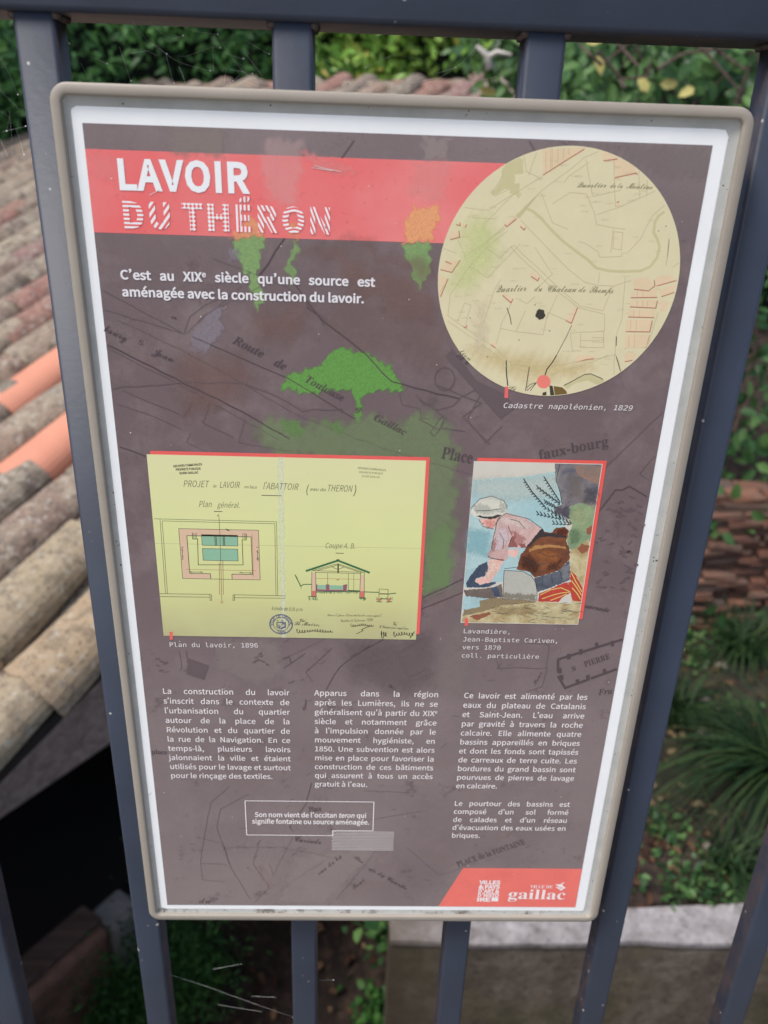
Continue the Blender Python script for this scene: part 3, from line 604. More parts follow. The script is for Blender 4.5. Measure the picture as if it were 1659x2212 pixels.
ml(c6, [(1620, 0), (1400, 160), (1320, 290), (1300, 330)], .0006, J); ml(c6, [(1340, 20), (1150, 200), (1200, 270)], .0004, J); ml(c6, [(985, 170), (1145, 60)], .0005, J); ml(c6, [(1020, 280), (1070, 262)], .0006, J); ml(c6, [(980, 100), (1030, 85), (1040, 130)], .0005, J)
for q in range(70):   # stippled scrub of the old map
    cx_, cy_ = random.choice([(1335, 1100), (1370, 1140), (1300, 1160), (1345, 1190), (1310, 1220), (1360, 1235), (1300, 1255), (1345, 1260), (560, 1420), (345, 1430), (390, 1310), (1370, 1095)])
    x, y = cx_ + random.gauss(0, 10), cy_ + random.gauss(0, 9); r_ = random.uniform(3, 7)
    I.line([cD(x - r_, y + random.uniform(-4, 4)), cD(x + random.uniform(-2, 2), y), cD(x + r_, y + random.uniform(-5, 5))], random.uniform(.0006, .0011))
for q in range(150):
    x, y = random.uniform(300, 1230), random.uniform(1280, 1930); r_ = random.uniform(4, 16); t = random.uniform(-.9, .1)
    I.line([cD(x, y), cD(x + r_ * math.cos(t), y + r_ * math.sin(t))], random.uniform(.00015, .0003))
def bold_it(s):
    o = ''
    for ch in s:
        if 'A' <= ch <= 'Z': o += chr(0x1D468 + ord(ch) - 65)
        elif 'a' <= ch <= 'z': o += chr(0x1D482 + ord(ch) - 97)
        else: o += ch
    return o
def script(s, thin=False):
    o = ''
    for ch in s:
        if 'A' <= ch <= 'Z': o += chr(0x1D4D0 + ord(ch) - 65)
        elif 'a' <= ch <= 'z': o += chr(0x1D4EA + ord(ch) - 97)
        else: o += ch
    return o
def serif(s):
    o = ''
    for ch in s:
        if 'A' <= ch <= 'Z': o += chr(0x1D400 + ord(ch) - 65)
        elif 'a' <= ch <= 'z': o += chr(0x1D41A + ord(ch) - 97)
        else: o += ch
    return o
for s_, c, bl, br, tp_ in ((bold_it('Route'), cF, (632, 180), (760, 245), (655, 148)), (bold_it('de'), cF, (808, 275), (855, 298), (825, 240)), (bold_it('Toulouse'), cF, (940, 345), (1098, 428), (952, 312)), (bold_it('a'), cF, (1155, 462), (1178, 472), (1160, 440)),
                           (bold_it('Gaillac'), cF, (1230, 505), (1362, 572), (1245, 478)), (serif('Place'), cF, (1515, 668), (1645, 690), (1518, 615)), (script('bourg'), cF, (92, 130), (185, 175), (104, 96)), ('S', cF, (238, 185), (256, 192), (240, 165)), (script('Jean'), cF, (295, 225), (382, 262), (305, 195)),
                           (serif('faux-bourg'), c5, (375, 565), (1030, 430), (355, 470)), (script('di'), cD, (985, 770), (1012, 790), (992, 752)), (serif('PIERRE'), c7, (1345, 238), (1490, 190), (1340, 205)), (serif('S'), c7, (1275, 262), (1295, 255), (1272, 235)), (bold_it('Promenade'), c7, (1290, -110), (1480, -75), (1292, -135)), (script('Tour'), c7, (1060, 345), (1100, 270), (1040, 340)),
                           (serif('Place'), c8, (838, 305), (900, 300), (838, 278)), (script('Curiade'), c8, (765, 450), (895, 465), (768, 420)), (script('Rue'), c8, (1055, 530), (1100, 560), (1060, 510)), (script('de la Courbe'), c8, (1130, 590), (1315, 690), (1140, 570)), (script('Tour'), c8, (1060, 690), (1115, 645), (1055, 665)), (serif('PLACE de la FONTAINE'), cD, (990, 1872), (1135, 1822), (988, 1860)), (serif('place'), c6, (15, 800), (130, 805), (15, 765)), (bold_it('Fru'), c7, (1420, 400), (1500, 390), (1422, 365)), (script('a'), cF, (375, 75), (400, 82), (378, 55)), (script('rue de la'), cD, (690, 1890), (740, 1850), (684, 1880)), (script('du'), cD, (430, 1960 - 10), (455, 1950), (430, 1938)), (script('Rue'), c7, (215, 350), (250, 365), (222, 330)), (script('Gue'), c6, (1150, 480), (1158, 400), (1120, 480))):
    txt3(J, s_, c, bl, br, tp_, font='math')
I.build('map_engraving', 3.3, M_MAP, kind='stuff'); J.build('map_engraving', 3.4, M_MAPD, kind='stuff')

# ---- titles
M_TW = ink(232, 236, 238, .02)
I = Ink(); txt3(I, 'LAVOIR', cE, (180, 230), (798, 248), (176, 94), font='sans', off=.0145, track=.020); I.build('title_lettering', 5, M_TW)
def pattern_mat(kind, ang=0.0, freq=1000, duty=.5):
    m, nt, bs = newmat('patterned_letter'); co = nd(nt, 'ShaderNodeTexCoord').outputs['Object']; sx = nd(nt, 'ShaderNodeSeparateXYZ'); nt.links.new(co, sx.inputs[0])
    def axis(a):
        v = nd(nt, 'ShaderNodeVectorMath', operation='DOT_PRODUCT'); v.inputs[1].default_value = (math.cos(a) * freq, 0, math.sin(a) * freq); nt.links.new(co, v.inputs[0]); return v.outputs['Value']
    def sn(v):
        s = nd(nt, 'ShaderNodeMath', operation='SINE'); nt.links.new(v, s.inputs[0]); return s.outputs[0]
    if kind == 'dots':
        p = nd(nt, 'ShaderNodeMath', operation='ADD'); nt.links.new(sn(axis(0)), p.inputs[0]); nt.links.new(sn(axis(math.pi / 2)), p.inputs[1]); v = p.outputs[0]; lo, hi = -.35, .15
    elif kind == 'wave':
        w1 = nd(nt, 'ShaderNodeMath', operation='SINE'); q = nd(nt, 'ShaderNodeMath', operation='MULTIPLY'); q.inputs[1].default_value = 620; nt.links.new(sx.outputs[0], q.inputs[0]); nt.links.new(q.outputs[0], w1.inputs[0])
        q2 = nd(nt, 'ShaderNodeMath', operation='MULTIPLY_ADD'); q2.inputs[1].default_value = 1.6; nt.links.new(w1.outputs[0], q2.inputs[0]); nt.links.new(axis(math.pi / 2), q2.inputs[2]); v = sn(q2.outputs[0]); lo, hi = -.25, .2
    else: v = sn(axis(ang)); lo, hi = -.25 + duty - .5, .2 + duty - .5
    mr = nd(nt, 'ShaderNodeMapRange'); mr.inputs[1].default_value = lo; mr.inputs[2].default_value = hi; nt.links.new(v, mr.inputs[0])
    col = mixc(nt, mr.outputs[0], lin((224, 100, 100)), lin((232, 234, 236))); nt.links.new(col, bs.inputs['Base Color']); bs.inputs['Roughness'].default_value = .38; return m
F0 = 2 * math.pi / .00195
pats = {'h': pattern_mat('s', math.pi / 2, F0), 'd': pattern_mat('s', math.radians(-38), F0 * .8), 'dots': pattern_mat('dots', 0, F0), 'v': pattern_mat('s', 0, F0), 's': pattern_mat('s', math.radians(28), F0), 'w': pattern_mat('wave', 0, F0 * 1.0), 'n': pattern_mat('s', math.radians(22), F0 * 1.1)}
for ch, x0, x1, pk in (('D', 195, 298, 'h'), ('U', 318, 422, 'd'), ('T', 472, 577, 'dots'), ('H', 592, 700, 'dots'), ('E', 723, 805, 'v'), ('R', 828, 932, 's'), ('O', 942, 1055, 'w'), ('N', 1075, 1175, 'n')):
    yb = 417 + (x0 - 200) * .037; I = Ink(); V, Fc, adv = layout(ch, 'sans', .011 if ch == 'N' else .017)
    a = cE(x0 + 8, yb); b_ = cE(x1, yb + 2); t = cE(x0, yb - 130); zb_ = .5 * (cE(200, 418)[1] + cE(1170, 449)[1]); cap = t[1] - a[1]
    xmin, xmax = V[:, 0].min(), V[:, 0].max(); ymin, ymax = V[:, 1].min(), V[:, 1].max()
    I.put([(a[0] + (v[0] - xmin) / (xmax - xmin) * (b_[0] - a[0]), zb_ + (v[1] - ymin) / (ymax - ymin) * cap) for v in V], Fc)
    if ch == 'E':
        for q in range(4):
            p0 = cE(745 + q * 12, 295); p1 = cE(762 + q * 12, 268); I.line([p0, p1], .0009)
    I.build('patterned_title_letter', 5, pats[pk])
def justified(I, lines, c_bl, c_br_x, z0, z1, cap, xs, font='sans', off=0.0, last_full=()):
    """lines set between x0 and x1, even leading, word gaps stretched"""
    n = len(lines); sy = cap / caph(font)
    for i, L in enumerate(lines):
        z = z0 + (z1 - z0) * (i / (n - 1) if n > 1 else 0); ws = L.split(' '); lay_ = []
        for w_ in ws:
            if w_.endswith('^e'):
                V, Fc, adv = layout(w_[:-2], font, off); V2, F2, a2 = layout('e', font, off); V2 = V2 * .6 + np.array([adv, caph(font) * .5]); lay_.append((np.vstack([V, V2]), Fc + [tuple(q + len(V) for q in f) for f in F2], adv + a2 * .6))
            else: lay_.append(layout(w_, font, off))
        tot = sum(a[2] for a in lay_) * xs; gap = (c_br_x - c_bl - tot) / max(1, len(ws) - 1)
        if i in last_full: gap = glyph(' ', font)[2] * xs
        x = c_bl
        for V, Fc, adv in lay_:
            I.put([(x + v[0] * xs, z + v[1] * sy) for v in V], Fc); x += adv * xs + gap
# subtitle
I = Ink(); A = cE(183, 658); B = cE(1388, 694); C_ = cE(190, 738); D_ = cE(1338, 773)
zA = (A[1] + B[1]) / 2; zC = (C_[1] + D_[1]) / 2; cap1 = cE(480, 625)[1] - cE(480, 667)[1]
V, Fc, adv = layout('aménagée avec la construction du lavoir.', 'sans', .012); xs = (D_[0] - C_[0]) / adv
justified(I, ['C’est au XIX^e siècle qu’une source est'], A[0], B[0], zA, zA, cap1, xs, off=.012)
justified(I, ['aménagée avec la construction du lavoir.'], A[0], D_[0], zC, zC, cap1, xs, off=.012)
I.build('subtitle_lettering', 5, ink(224, 222, 226, .02))
# body
M_BODY = ink(236, 230, 230, .02)
c1 = ['La construction du lavoir', 's’inscrit dans le contexte de', 'l’urbanisation du quartier', 'autour de la place de la', 'Révolution et du quartier de', 'la rue de la Navigation. En ce', 'temps-là, plusieurs lavoirs', 'jalonnaient la ville et étaient', 'utilisés pour le lavage et surtout', 'pour le rinçage des textiles.']
c2 = ['Apparus dans la région', 'après les Lumières, ils ne se', 'généralisent qu’à partir du XIX^e', 'siècle et notamment grâce', 'à l’impulsion donnée par le', 'mouvement hygiéniste, en', '1850. Une subvention est alors', 'mise en place pour favoriser la', 'construction de ces bâtiments', 'qui assurent à tous un accès', 'gratuit à l’eau.']
c3 = ['Ce lavoir est alimenté par les', 'eaux du plateau de Catalanis', 'et Saint-Jean. L’eau arrive', 'par gravité à travers la roche', 'calcaire. Elle alimente quatre', 'bassins appareillés en briques', 'et dont les fonds sont tapissés', 'de carreaux de terre cuite. Les', 'bordures du grand bassin sont', 'pourvues de pierres de lavage', 'en calcaire.']
c4 = ['Le pourtour des bassins est', 'composé d’un sol formé', 'de calades et d’un réseau', 'd’évacuation des eaux usées en', 'briques.']
xl = (c6(97, 360)[0] + c8(153, 138)[0]) / 2; xr = (c6(1032, 362)[0] + c8(747, 87)[0]) / 2; z0 = c6(500, 361)[1]; z1 = c8(400, 138)[1]
lead = (z0 - z1) / 9; capb = lead * .535; wref = c8(658, 138)[0] - c8(153, 138)[0]; xs = wref / layout(c1[-1], 'sans')[2]
I = Ink(); justified(I, c1, xl, xr, z0, z1, capb, xs, off=.0035, last_full=(9,)); I.build('body_paragraph', 5, M_BODY)
xl = (c6(1213, 370)[0] + c8(865, 178)[0]) / 2; xr = (c7(505, 410)[0] + c8(1452, 137)[0]) / 2; z0 = (c6(1213, 370)[1] + c7(505, 410)[1]) / 2; z1 = c8(990, 179)[1]
I = Ink(); justified(I, c2, xl, xr, z0, z1, capb, xs, off=.0035, last_full=(10,)); I.build('body_paragraph', 5, M_BODY)
xl = (c7(650, 413)[0] + cT(1127, 416)[0]) / 2; xr = (c7(1356, 428)[0] + cT(1563, 390)[0]) / 2; z0 = (c7(650, 413)[1] + c7(1356, 428)[1]) / 2; z1 = cT(1200, 416)[1]
I = Ink(); justified(I, c3, xl, xr, z0, z1, capb, xs, off=.0035, last_full=(10,)); I.build('body_paragraph', 5, M_BODY)
z0 = (cT(1122, 481)[1] + cT(1548, 483)[1]) / 2; z1 = cT(1160, 598)[1]
I = Ink(); justified(I, c4, xl, xr, z0, z1, capb, xs, off=.0035, last_full=(4,)); I.build('body_paragraph', 5, M_BODY)
# boxed note
I = Ink(); a = c8(521, 249); b_ = c8(1159, 254); c_ = c8(1157, 398); d_ = c8(529, 418); e_ = c8(955, 424)
I.line([(a[0], a[1]), (b_[0], a[1])], .0006).line([(a[0], a[1]), (a[0], d_[1])], .0006).line([(b_[0], a[1]), (b_[0], c_[1])], .0006).line([(a[0], d_[1]), (e_[0], d_[1])], .0006).line([(e_[0], d_[1]), (e_[0], c_[1])], .0006).line([(e_[0], c_[1]), (b_[0], c_[1])], .0006); I.build('note_outline', 5, M_BODY)
I = Ink(); za = c8(845, 331)[1]; capn = (c8(570, 309)[1] - c8(570, 331)[1])
I.text('Son nom vient de l’occitan', (c8(570, 331)[0], za), (c8(975, 331)[0], za), capn, off=.009); I.text('teron', (c8(986, 331)[0], za), (c8(1063, 331)[0], za), capn, off=.009, shear=.2); I.text('qui', (c8(1073, 331)[0], za), (c8(1120, 331)[0], za), capn, off=.009)
zb2 = c8(845, 364)[1]; I.text('signifie fontaine ou source aménagée.', (c8(556, 364)[0], zb2), (c8(1135, 364)[0], zb2), capn, off=.009); I.build('note_lettering', 5, M_BODY)
I = Ink(); x0, z1_ = c8(953, 398); x1, z0_ = c8(1256, 497); nr, ncn = 13, 37
for r in range(nr):
    for q in range(ncn):
        x = x0 + (x1 - x0) * (q + (.5 if r % 2 else 0)) / ncn; z = z1_ - (z1_ - z0_) * (r + .5) / nr; rr = .00042
        I.poly([(x + rr * math.cos(t) * .95, z + rr * math.sin(t)) for t in np.linspace(0, 2 * math.pi, 7)[:-1]])
I.build('dot_screen', 5, ink(232, 226, 224, .02), kind='stuff')
# captions
M_CAP = ink(226, 220, 220, .02); tcap = lambda c, x, y, h: (x, y - h)
I = Ink(); txt3(I, 'Cadastre napoléonien, 1829', c5, (36, 72), (1255, 98), (36, 24), font='mono', shear=.16); I.build('caption', 5, M_CAP)
I = Ink(); txt3(I, 'Plan du lavoir, 1896', cB, (170, 1133), (665, 1137), (170, 1108), font='mono'); I.build('caption', 5, M_CAP)
I = Ink()
for s_, y, xr_, xl_ in (('Lavandière,', 1780, 612, 178), ('Jean-Baptiste Cariven,', 1857, 1062, 172), ('vers 1870', 1932, 526, 165), ('coll. particulière', 2010, 888, 160)):
    txt3(I, s_, cC, (xl_, y), (xr_, y + (xr_ - xl_) * .018), (xl_ + 3, y - 40), font='mono')
I.build('caption', 5, M_CAP)
# logos
I = Ink()
for s_, y in (('VILLES', 343), ('& PAYS', 388), ('D’ART &', 432), ('D’HISTO', 474), ('IRE', 518)):
    x0 = 424 - (y - 343) * .1; x1 = 640 - (y - 343) * .13
    if s_ == 'IRE': x1 = 538; x0 = 402
    txt3(I, s_, cG, (x0, y), (x1, y + 1), (x0, y - 35), font='sans', off=.02)
I.poly([cG(548, 518), cG(618, 519), cG(622, 480), cG(552, 478)])
txt3(I, serif('gaillac'), cG, (718, 492), (1296, 500), (700, 390), font='math'); txt3(I, serif('VILLE DE'), cG, (942, 383), (1172, 386), (942, 352), font='math')
for pts in (((1196, 345), (1250, 352), (1262, 388), (1240, 372)), ((1198, 372), (1240, 374), (1262, 398), (1250, 400)), ((1215, 342), (1262, 350), (1310, 382), (1285, 392), (1262, 372)), ((1240, 346), (1268, 338), (1285, 365), (1270, 368)), ((1265, 332), (1295, 324), (1296, 332), (1275, 342)), ((1240, 392), (1300, 380), (1262, 412), (1248, 402))): I.poly([cG(*p) for p in pts])
I.build('logo_lettering', 5, ink(238, 228, 228, .02))

# ---- round cadastral map
CC = (.2338, .4500); CRr = .0622
ext = [cD(948, 610), cD(1465, 600), cD(1255, 313), cD(1195, 857)]; CC = ((ext[0][0] + ext[1][0]) / 2, (ext[2][1] + ext[3][1]) / 2); CRr = (ext[1][0] - ext[0][0] + ext[2][1] - ext[3][1]) / 4
def disc(cx_, cz_, r_, n=96): return [(cx_ + r_ * math.cos(t), cz_ + r_ * math.sin(t)) for t in np.linspace(0, 2 * math.pi, n + 1)[:-1]]
M_PAPER = ink(214, 206, 170, .035)
Ink().poly(disc(*CC, CRr)).build('cadastral_map', 4, M_PAPER)
def inside(p): return (p[0] - CC[0]) ** 2 + (p[1] - CC[1]) ** 2 < (CRr * .995) ** 2
class Clip(Ink):
    def line(s, pts, wd=.0003, closed=False):
        P_ = [np.array(p, float) for p in pts]
        if closed: P_.append(P_[0])
        run = []
        for a_, b__ in zip(P_[:-1], P_[1:]):
            n = max(1, int(np.linalg.norm(b__ - a_) / .0015))
            for q in range(n + 1):
                p = a_ + (b__ - a_) * q / n
                if inside(p): run.append(p)
                elif run:
                    if len(run) > 1: Ink.line(s, run, wd)
                    run = []
        if len(run) > 1: Ink.line(s, run, wd)
        return s
    def poly(s, pts):
        P_ = [np.array(p, float) for p in pts]; P_ = [p if inside(p) else np.array(CC) + (p - np.array(CC)) / np.linalg.norm(p - np.array(CC)) * CRr * .995 for p in P_]
        return Ink.poly(s, P_)
cA2 = crop(1700, 560, 2.765)
W_ = Clip()   # olive washes: stream, pond
def band(c, pts, wd, I_):
    I_.line([c(*a_) for a_ in pts], wd)
band(cA, [(620, 450), (680, 480), (730, 520), (780, 580), (860, 660), (950, 730), (1020, 780), (1075, 832), (1150, 850), (1250, 855), (1350, 850), (1410, 825), (1455, 765), (1470, 700), (1455, 650), (1432, 610), (1440, 550), (1460, 510), (1500, 480), (1530, 470)], .0014, W_)
W_.poly([cA2(*p) for p in ((1040, 185), (1090, 215), (1090, 375), (1000, 380), (1000, 460), (950, 545), (880, 545), (800, 600), (745, 605), (735, 575), (790, 540), (850, 430), (858, 320), (900, 260))])
W_.poly([cA2(*p) for p in ((990, 480), (1055, 480), (1045, 570), (1075, 600), (1035, 650), (1010, 610), (940, 590), (945, 550))]); W_.poly([cA2(*p) for p in ((1275, 575), (1050, 870), (1005, 830))])
W_.poly([cA(*p) for p in ((508, 1408), (535, 1430), (520, 1480), (515, 1535), (503, 1440))]); W_.poly([cA(*p) for p in ((870, 1570), (1000, 1500), (1040, 1495), (1110, 1520), (1125, 1540), (1080, 1565), (1020, 1535), (950, 1550), (890, 1590))])
W_.build('olive_wash', 4.1, ink(196, 190, 146, .05), kind='stuff')
W_ = Clip()   # pink buildings
pk = [[(740, 250), (735, 60), (1010, 60), (1020, 75), (900, 150)], [(1110, 105), (1170, 100), (1210, 150), (1118, 162)], [(1190, 100), (1320, 180), (1330, 245), (1200, 270)], [(500, 560), (560, 508), (582, 520), (515, 573)], [(590, 560), (600, 552), (632, 580), (620, 592)], [(150, 648), (165, 600), (215, 600), (220, 640)], [(200, 545), (222, 548), (220, 565), (198, 560)], [(225, 560), (262, 562), (255, 580), (230, 575)], [(100, 840), (130, 790), (222, 782), (170, 860)], [(90, 870), (145, 900), (92, 1030), (85, 950)], [(660, 855), (680, 860), (718, 890), (708, 912), (665, 885)], [(487, 1000), (505, 985), (553, 1030), (540, 1050)], [(882, 1160), (940, 1075), (957, 1080), (918, 1178)], [(240, 1195), (255, 1183), (266, 1190), (257, 1208)], [(415, 1312), (445, 1290), (452, 1330)], [(1310, 975), (1310, 900), (1400, 890), (1440, 945)], [(1450, 945), (1440, 890), (1530, 875), (1575, 910)], [(1290, 1018), (1295, 985), (1450, 965), (1455, 1015)], [(1465, 970), (1570, 930), (1555, 985), (1480, 1012)], [(1283, 1075), (1288, 1033), (1455, 1035), (1445, 1082)], [(1272, 1138), (1278, 1095), (1440, 1095), (1435, 1142)], [(1255, 1228), (1262, 1155), (1425, 1158), (1408, 1232)], [(1252, 1335), (1255, 1248), (1405, 1248), (1385, 1328)], [(1250, 1415), (1250, 1368), (1330, 1365), (1300, 1412)], [(1480, 1040), (1530, 1040), (1510, 1100), (1470, 1110)], [(950, 1420), (952, 1380), (1060, 1375), (1058, 1398)], [(1198, 445), (1200, 418), (1218, 420), (1215, 445)]]
for p in pk: W_.poly([cA(*q) for q in p])
W_.build('pink_building_wash', 4.2, ink(220, 198, 164, .05), kind='stuff')
L1, L2 = Clip(), Clip()
lines = [[(228, 450), (350, 468), (400, 470), (590, 350)], [(300, 518), (440, 525), (450, 515)], [(370, 560), (560, 370), (740, 260)], [(250, 760), (500, 590), (730, 350), (1000, 140), (1110, 95)], [(730, 360), (800, 550), (900, 590)], [(800, 430), (910, 360), (1010, 368), (1060, 480), (1075, 560), (1180, 580), (1256, 590)], [(1010, 150), (1050, 380)], [(1185, 150), (1195, 450)], [(1050, 385), (1230, 345)], [(1075, 500), (1220, 450), (1440, 350)], [(1340, 200), (1345, 400)], [(1395, 260), (1390, 380)], [(145, 1130), (160, 1000), (280, 820), (400, 690), (520, 600)], [(145, 1130), (330, 1260), (440, 1330), (540, 1430), (700, 1450), (850, 1440), (1130, 1390), (1200, 1370)], [(145, 1165), (330, 1290), (480, 1400)], [(280, 820), (395, 895), (600, 680)], [(205, 1165), (250, 1050), (290, 1065), (255, 1190)], [(380, 700), (470, 770), (540, 700), (800, 960), (960, 1080), (1125, 1120)], [(540, 700), (560, 690), (820, 940), (970, 1070), (1115, 1100), (1180, 945)], [(600, 530), (900, 840), (1000, 920), (1080, 940), (1180, 945), (1290, 910)], [(580, 520), (600, 500), (720, 360)], [(590, 1030), (640, 1055), (690, 1010)], [(630, 1100), (570, 1230), (740, 1250), (760, 1160), (770, 1110), (890, 1160)], [(475, 1210), (570, 1230)], [(830, 1000), (760, 1160)], [(440, 1330), (480, 1180), (520, 1100), (552, 1030)], [(340, 1260), (440, 960), (480, 900)], [(910, 1240), (1125, 1225), (1125, 1120)], [(910, 1240), (925, 1350), (980, 1350)], [(975, 1245), (975, 1330), (1120, 1330), (1120, 1230)], [(975, 1285), (1120, 1280)], [(1048, 1268), (1118, 1268), (1118, 1295), (1048, 1295)], [(1255, 890), (1235, 1150), (1195, 1260), (1185, 1500)], [(1460, 1110), (1420, 1240), (1390, 1330)], [(1185, 605), (1240, 610), (1230, 718), (1178, 712), (1185, 605)], [(1165, 735), (1180, 588)], [(1085, 730), (1095, 765), (1230, 760), (1235, 735)], [(960, 665), (1010, 680), (1085, 730)], [(1095, 860), (1085, 930)], [(1270, 735), (1350, 650), (1430, 500), (1500, 440)], [(1520, 760), (1530, 650), (1510, 820)], [(1590, 800), (1550, 830)], [(480, 1440), (530, 1450), (650, 1480), (640, 1600)], [(780, 1510), (850, 1480), (1100, 1400), (1150, 1375)], [(1190, 1370), (1215, 1420), (1225, 1478)], [(620, 130), (640, 230), (720, 268)], [(710, 90), (650, 255)], [(480, 200), (490, 250), (450, 320), (415, 360), (440, 380), (530, 340)], [(1030, 170), (900, 260), (870, 300)], [(690, 700), (800, 870), (700, 960)], [(500, 570), (300, 760)], [(210, 660), (248, 740), (250, 770)], [(120, 710), (200, 740)], [(85, 1000), (150, 900)]]
for p in lines: L1.wob([cA(*q) for q in p], .00028, .00015)
for x in (760, 790, 800, 835, 870, 905): L1.line([cA(x, 60), cA(x - 2, 250 - (x - 740) * .75)], .00025)
for x in (1330, 1365, 1395, 1420): L1.line([cA(x, 1035), cA(x - 4, 1080)], .00025); L1.line([cA(x, 975), cA(x, 1018)], .00025); L1.line([cA(x - 20, 1095), cA(x - 24, 1140)], .00025); L1.line([cA(x - 40, 1158), cA(x - 45, 1230)], .00025); L1.line([cA(x - 50, 1250), cA(x - 55, 1332)], .00025)
for y in (1055, 1115, 1185, 1205, 1285, 1305): L1.line([cA(1262, y), cA(1430, y)], .00025)
for p in ([(740, 252), (900, 150), (1020, 76)], [(1118, 162), (1208, 150)], [(1190, 268), (1215, 262), (1325, 238), (1330, 250)], [(500, 560), (515, 573), (575, 525)], [(598, 572), (622, 594), (632, 580)], [(160, 655), (220, 640), (215, 600)], [(222, 548), (222, 568), (198, 560)], [(255, 582), (264, 558)], [(100, 842), (170, 860), (224, 782)], [(130, 790), (168, 808)], [(92, 1030), (146, 900)], [(665, 885), (708, 912), (718, 890)], [(487, 1003), (540, 1050), (553, 1025)], [(882, 1160), (918, 1178), (957, 1080)], [(242, 1198), (257, 1208), (266, 1192)], [(415, 1312), (442, 1332)], [(1310, 965), (1400, 975), (1440, 945), (1436, 905)], [(1450, 945), (1575, 910)], [(1290, 1018), (1455, 1016)], [(1480, 1012), (1560, 985)], [(1283, 1075), (1446, 1083), (1456, 1035)], [(1272, 1138), (1436, 1143)], [(1256, 1230), (1408, 1232), (1424, 1160)], [(1252, 1335), (1290, 1325), (1385, 1328), (1405, 1250)], [(1252, 1418), (1300, 1410)], [(950, 1420), (1010, 1405), (1060, 1398)], [(1200, 420), (1218, 420)]): L2.line([cA(*q) for q in p], .0005)
for q in range(95):   # parcel numbers too small to read: pen ticks
    t = random.uniform(0, 6.28); r_ = CRr * math.sqrt(random.random()) * .93; x, z = CC[0] + r_ * math.cos(t), CC[1] + r_ * math.sin(t)
    for j in range(4): h_ = random.uniform(.0006, .001); L1.line([(x + j * .0009, z), (x + j * .0009 + .0003, z + h_), (x + j * .0009 + random.uniform(.0002, .0007), z + h_ * .4)], .00016)
L1.build('parcel_lines', 4.3, ink(186, 176, 138), kind='stuff'); L2.build('building_outlines', 4.4, ink(176, 112, 94), kind='stuff')
L3 = Clip(); L3.wob([cA(*q) for q in ((825, 1378), (800, 1420), (765, 1465), (750, 1510))], .0006, .0002); L3.wob([cA(*q) for q in ((920, 1190), (850, 1330), (825, 1378))], .0003, .0002); L3.wob([cA(*q) for q in ((515, 1080), (535, 1140), (542, 1185))], .0004, .0002); L3.wob([cA(*q) for q in ((510, 1410), (520, 1570), (522, 1590))], .0006, .0002)
L3.wob([cA(*q) for q in ((655, 1450), (640, 1540), (628, 1620))], .0004, .0002); L3.wob([cA(*q) for q in ((1200, 1260), (1198, 1320))], .0004, .0001); L3.wob([cA(*q) for q in ((1198, 1385), (1225, 1478))], .0004, .0001); L3.wob([cA(*q) for q in ((870, 1568), (950, 1525), (1000, 1498), (1040, 1494), (1100, 1520), (1128, 1540))], .0004, .0001)
for y in (1560, 1580, 1600): L3.wob([cA(*q) for q in ((700, 1548), (660, y), (640, y + 20))], .0003, .0002)
L3.poly([cA(*p) for p in ((780, 1565), (800, 1570), (812, 1630), (785, 1632))]); L3.poly([cA(*p) for p in ((738, 1612), (762, 1605), (760, 1636), (735, 1634))])
for x, y in ((393, 1387), (285, 1145), (782, 1225), (590, 1282), (690, 1063), (1463, 600), (1510, 570)): L3.poly([cA(x + 4 * math.cos(t), y + 4 * math.sin(t)) for t in np.linspace(0, 6.28, 7)[:-1]])
L3.poly([cA(724 + (30 + 4 * math.sin(5 * t)) * math.cos(t), 1122 + (33 + 4 * math.cos(7 * t)) * math.sin(t)) for t in np.linspace(0, 6.28, 22)[:-1]])
L3.build('ink_blot_and_pen_marks', 4.5, ink(62, 60, 50), kind='stuff'); L4 = Clip(); L4.poly([cA(*p) for p in ((805, 1570), (860, 1578), (885, 1600), (892, 1625), (815, 1632))]); L4.build('brown_fragment', 4.5, ink(112, 92, 50))
I = Ink(); txt3(I, script('Quartier'), cA, (445, 985), (635, 975), (430, 935), font='math', shear=.3); txt3(I, script('du'), cA, (685, 978), (735, 978), (682, 935), font='math', shear=.3); txt3(I, script('Chateau'), cA, (770, 980), (950, 982), (765, 935), font='math', shear=.3); txt3(I, script('de'), cA, (962, 982), (1005, 984), (960, 940), font='math', shear=.3); txt3(I, script('Thomps'), cA, (1030, 985), (1178, 990), (1028, 940), font='math', shear=.3)
txt3(I, script('Quartier'), cA, (952, 328), (1135, 328), (950, 290), font='math', shear=.3); txt3(I, script('de la'), cA, (1160, 330), (1240, 332), (1160, 292), font='math', shear=.3); txt3(I, script('Mouline'), cA, (1262, 334), (1425, 340), (1260, 294), font='math', shear=.3)
txt3(I, script('G'), cA, (525, 1595), (572, 1600), (528, 1566), font='math'); txt3(I, script('lion'), cA, (215, 1360), (280, 1415), (235, 1330), font='math')
I.build('quarter_lettering', 4.6, ink(128, 122, 90), kind='stuff')
Ink().poly([cA(744 + 43 * math.cos(t), 1543 + 42 * math.sin(t)) for t in np.linspace(0, 6.28, 32)[:-1]]).build('coral_marker', 4.8, ink(232, 128, 116)); Ink().poly([cA(502, 1574), cA(524, 1574), cA(522, 1645), cA(498, 1645)]).build('coral_tab', 4.8, ink(224, 108, 106))
translucent_patch('lime_tint', cA, [(250, 590), (380, 530), (430, 640), (440, 760), (300, 930), (180, 960), (210, 830), (260, 740)], (206, 224, 146), .45, .008, k=4.85, rag=.001); translucent_patch('pale_scuff', cA, [(330, 1080), (380, 1060), (380, 1330), (320, 1350)], (226, 214, 186), .6, .003, k=4.86)
translucent_patch('paper_tan', cA, [(300, 1350), (700, 1400), (1050, 1450), (950, 1500), (650, 1520), (400, 1430)], (214, 188, 124), .4, .006, k=4.05, rag=.001)

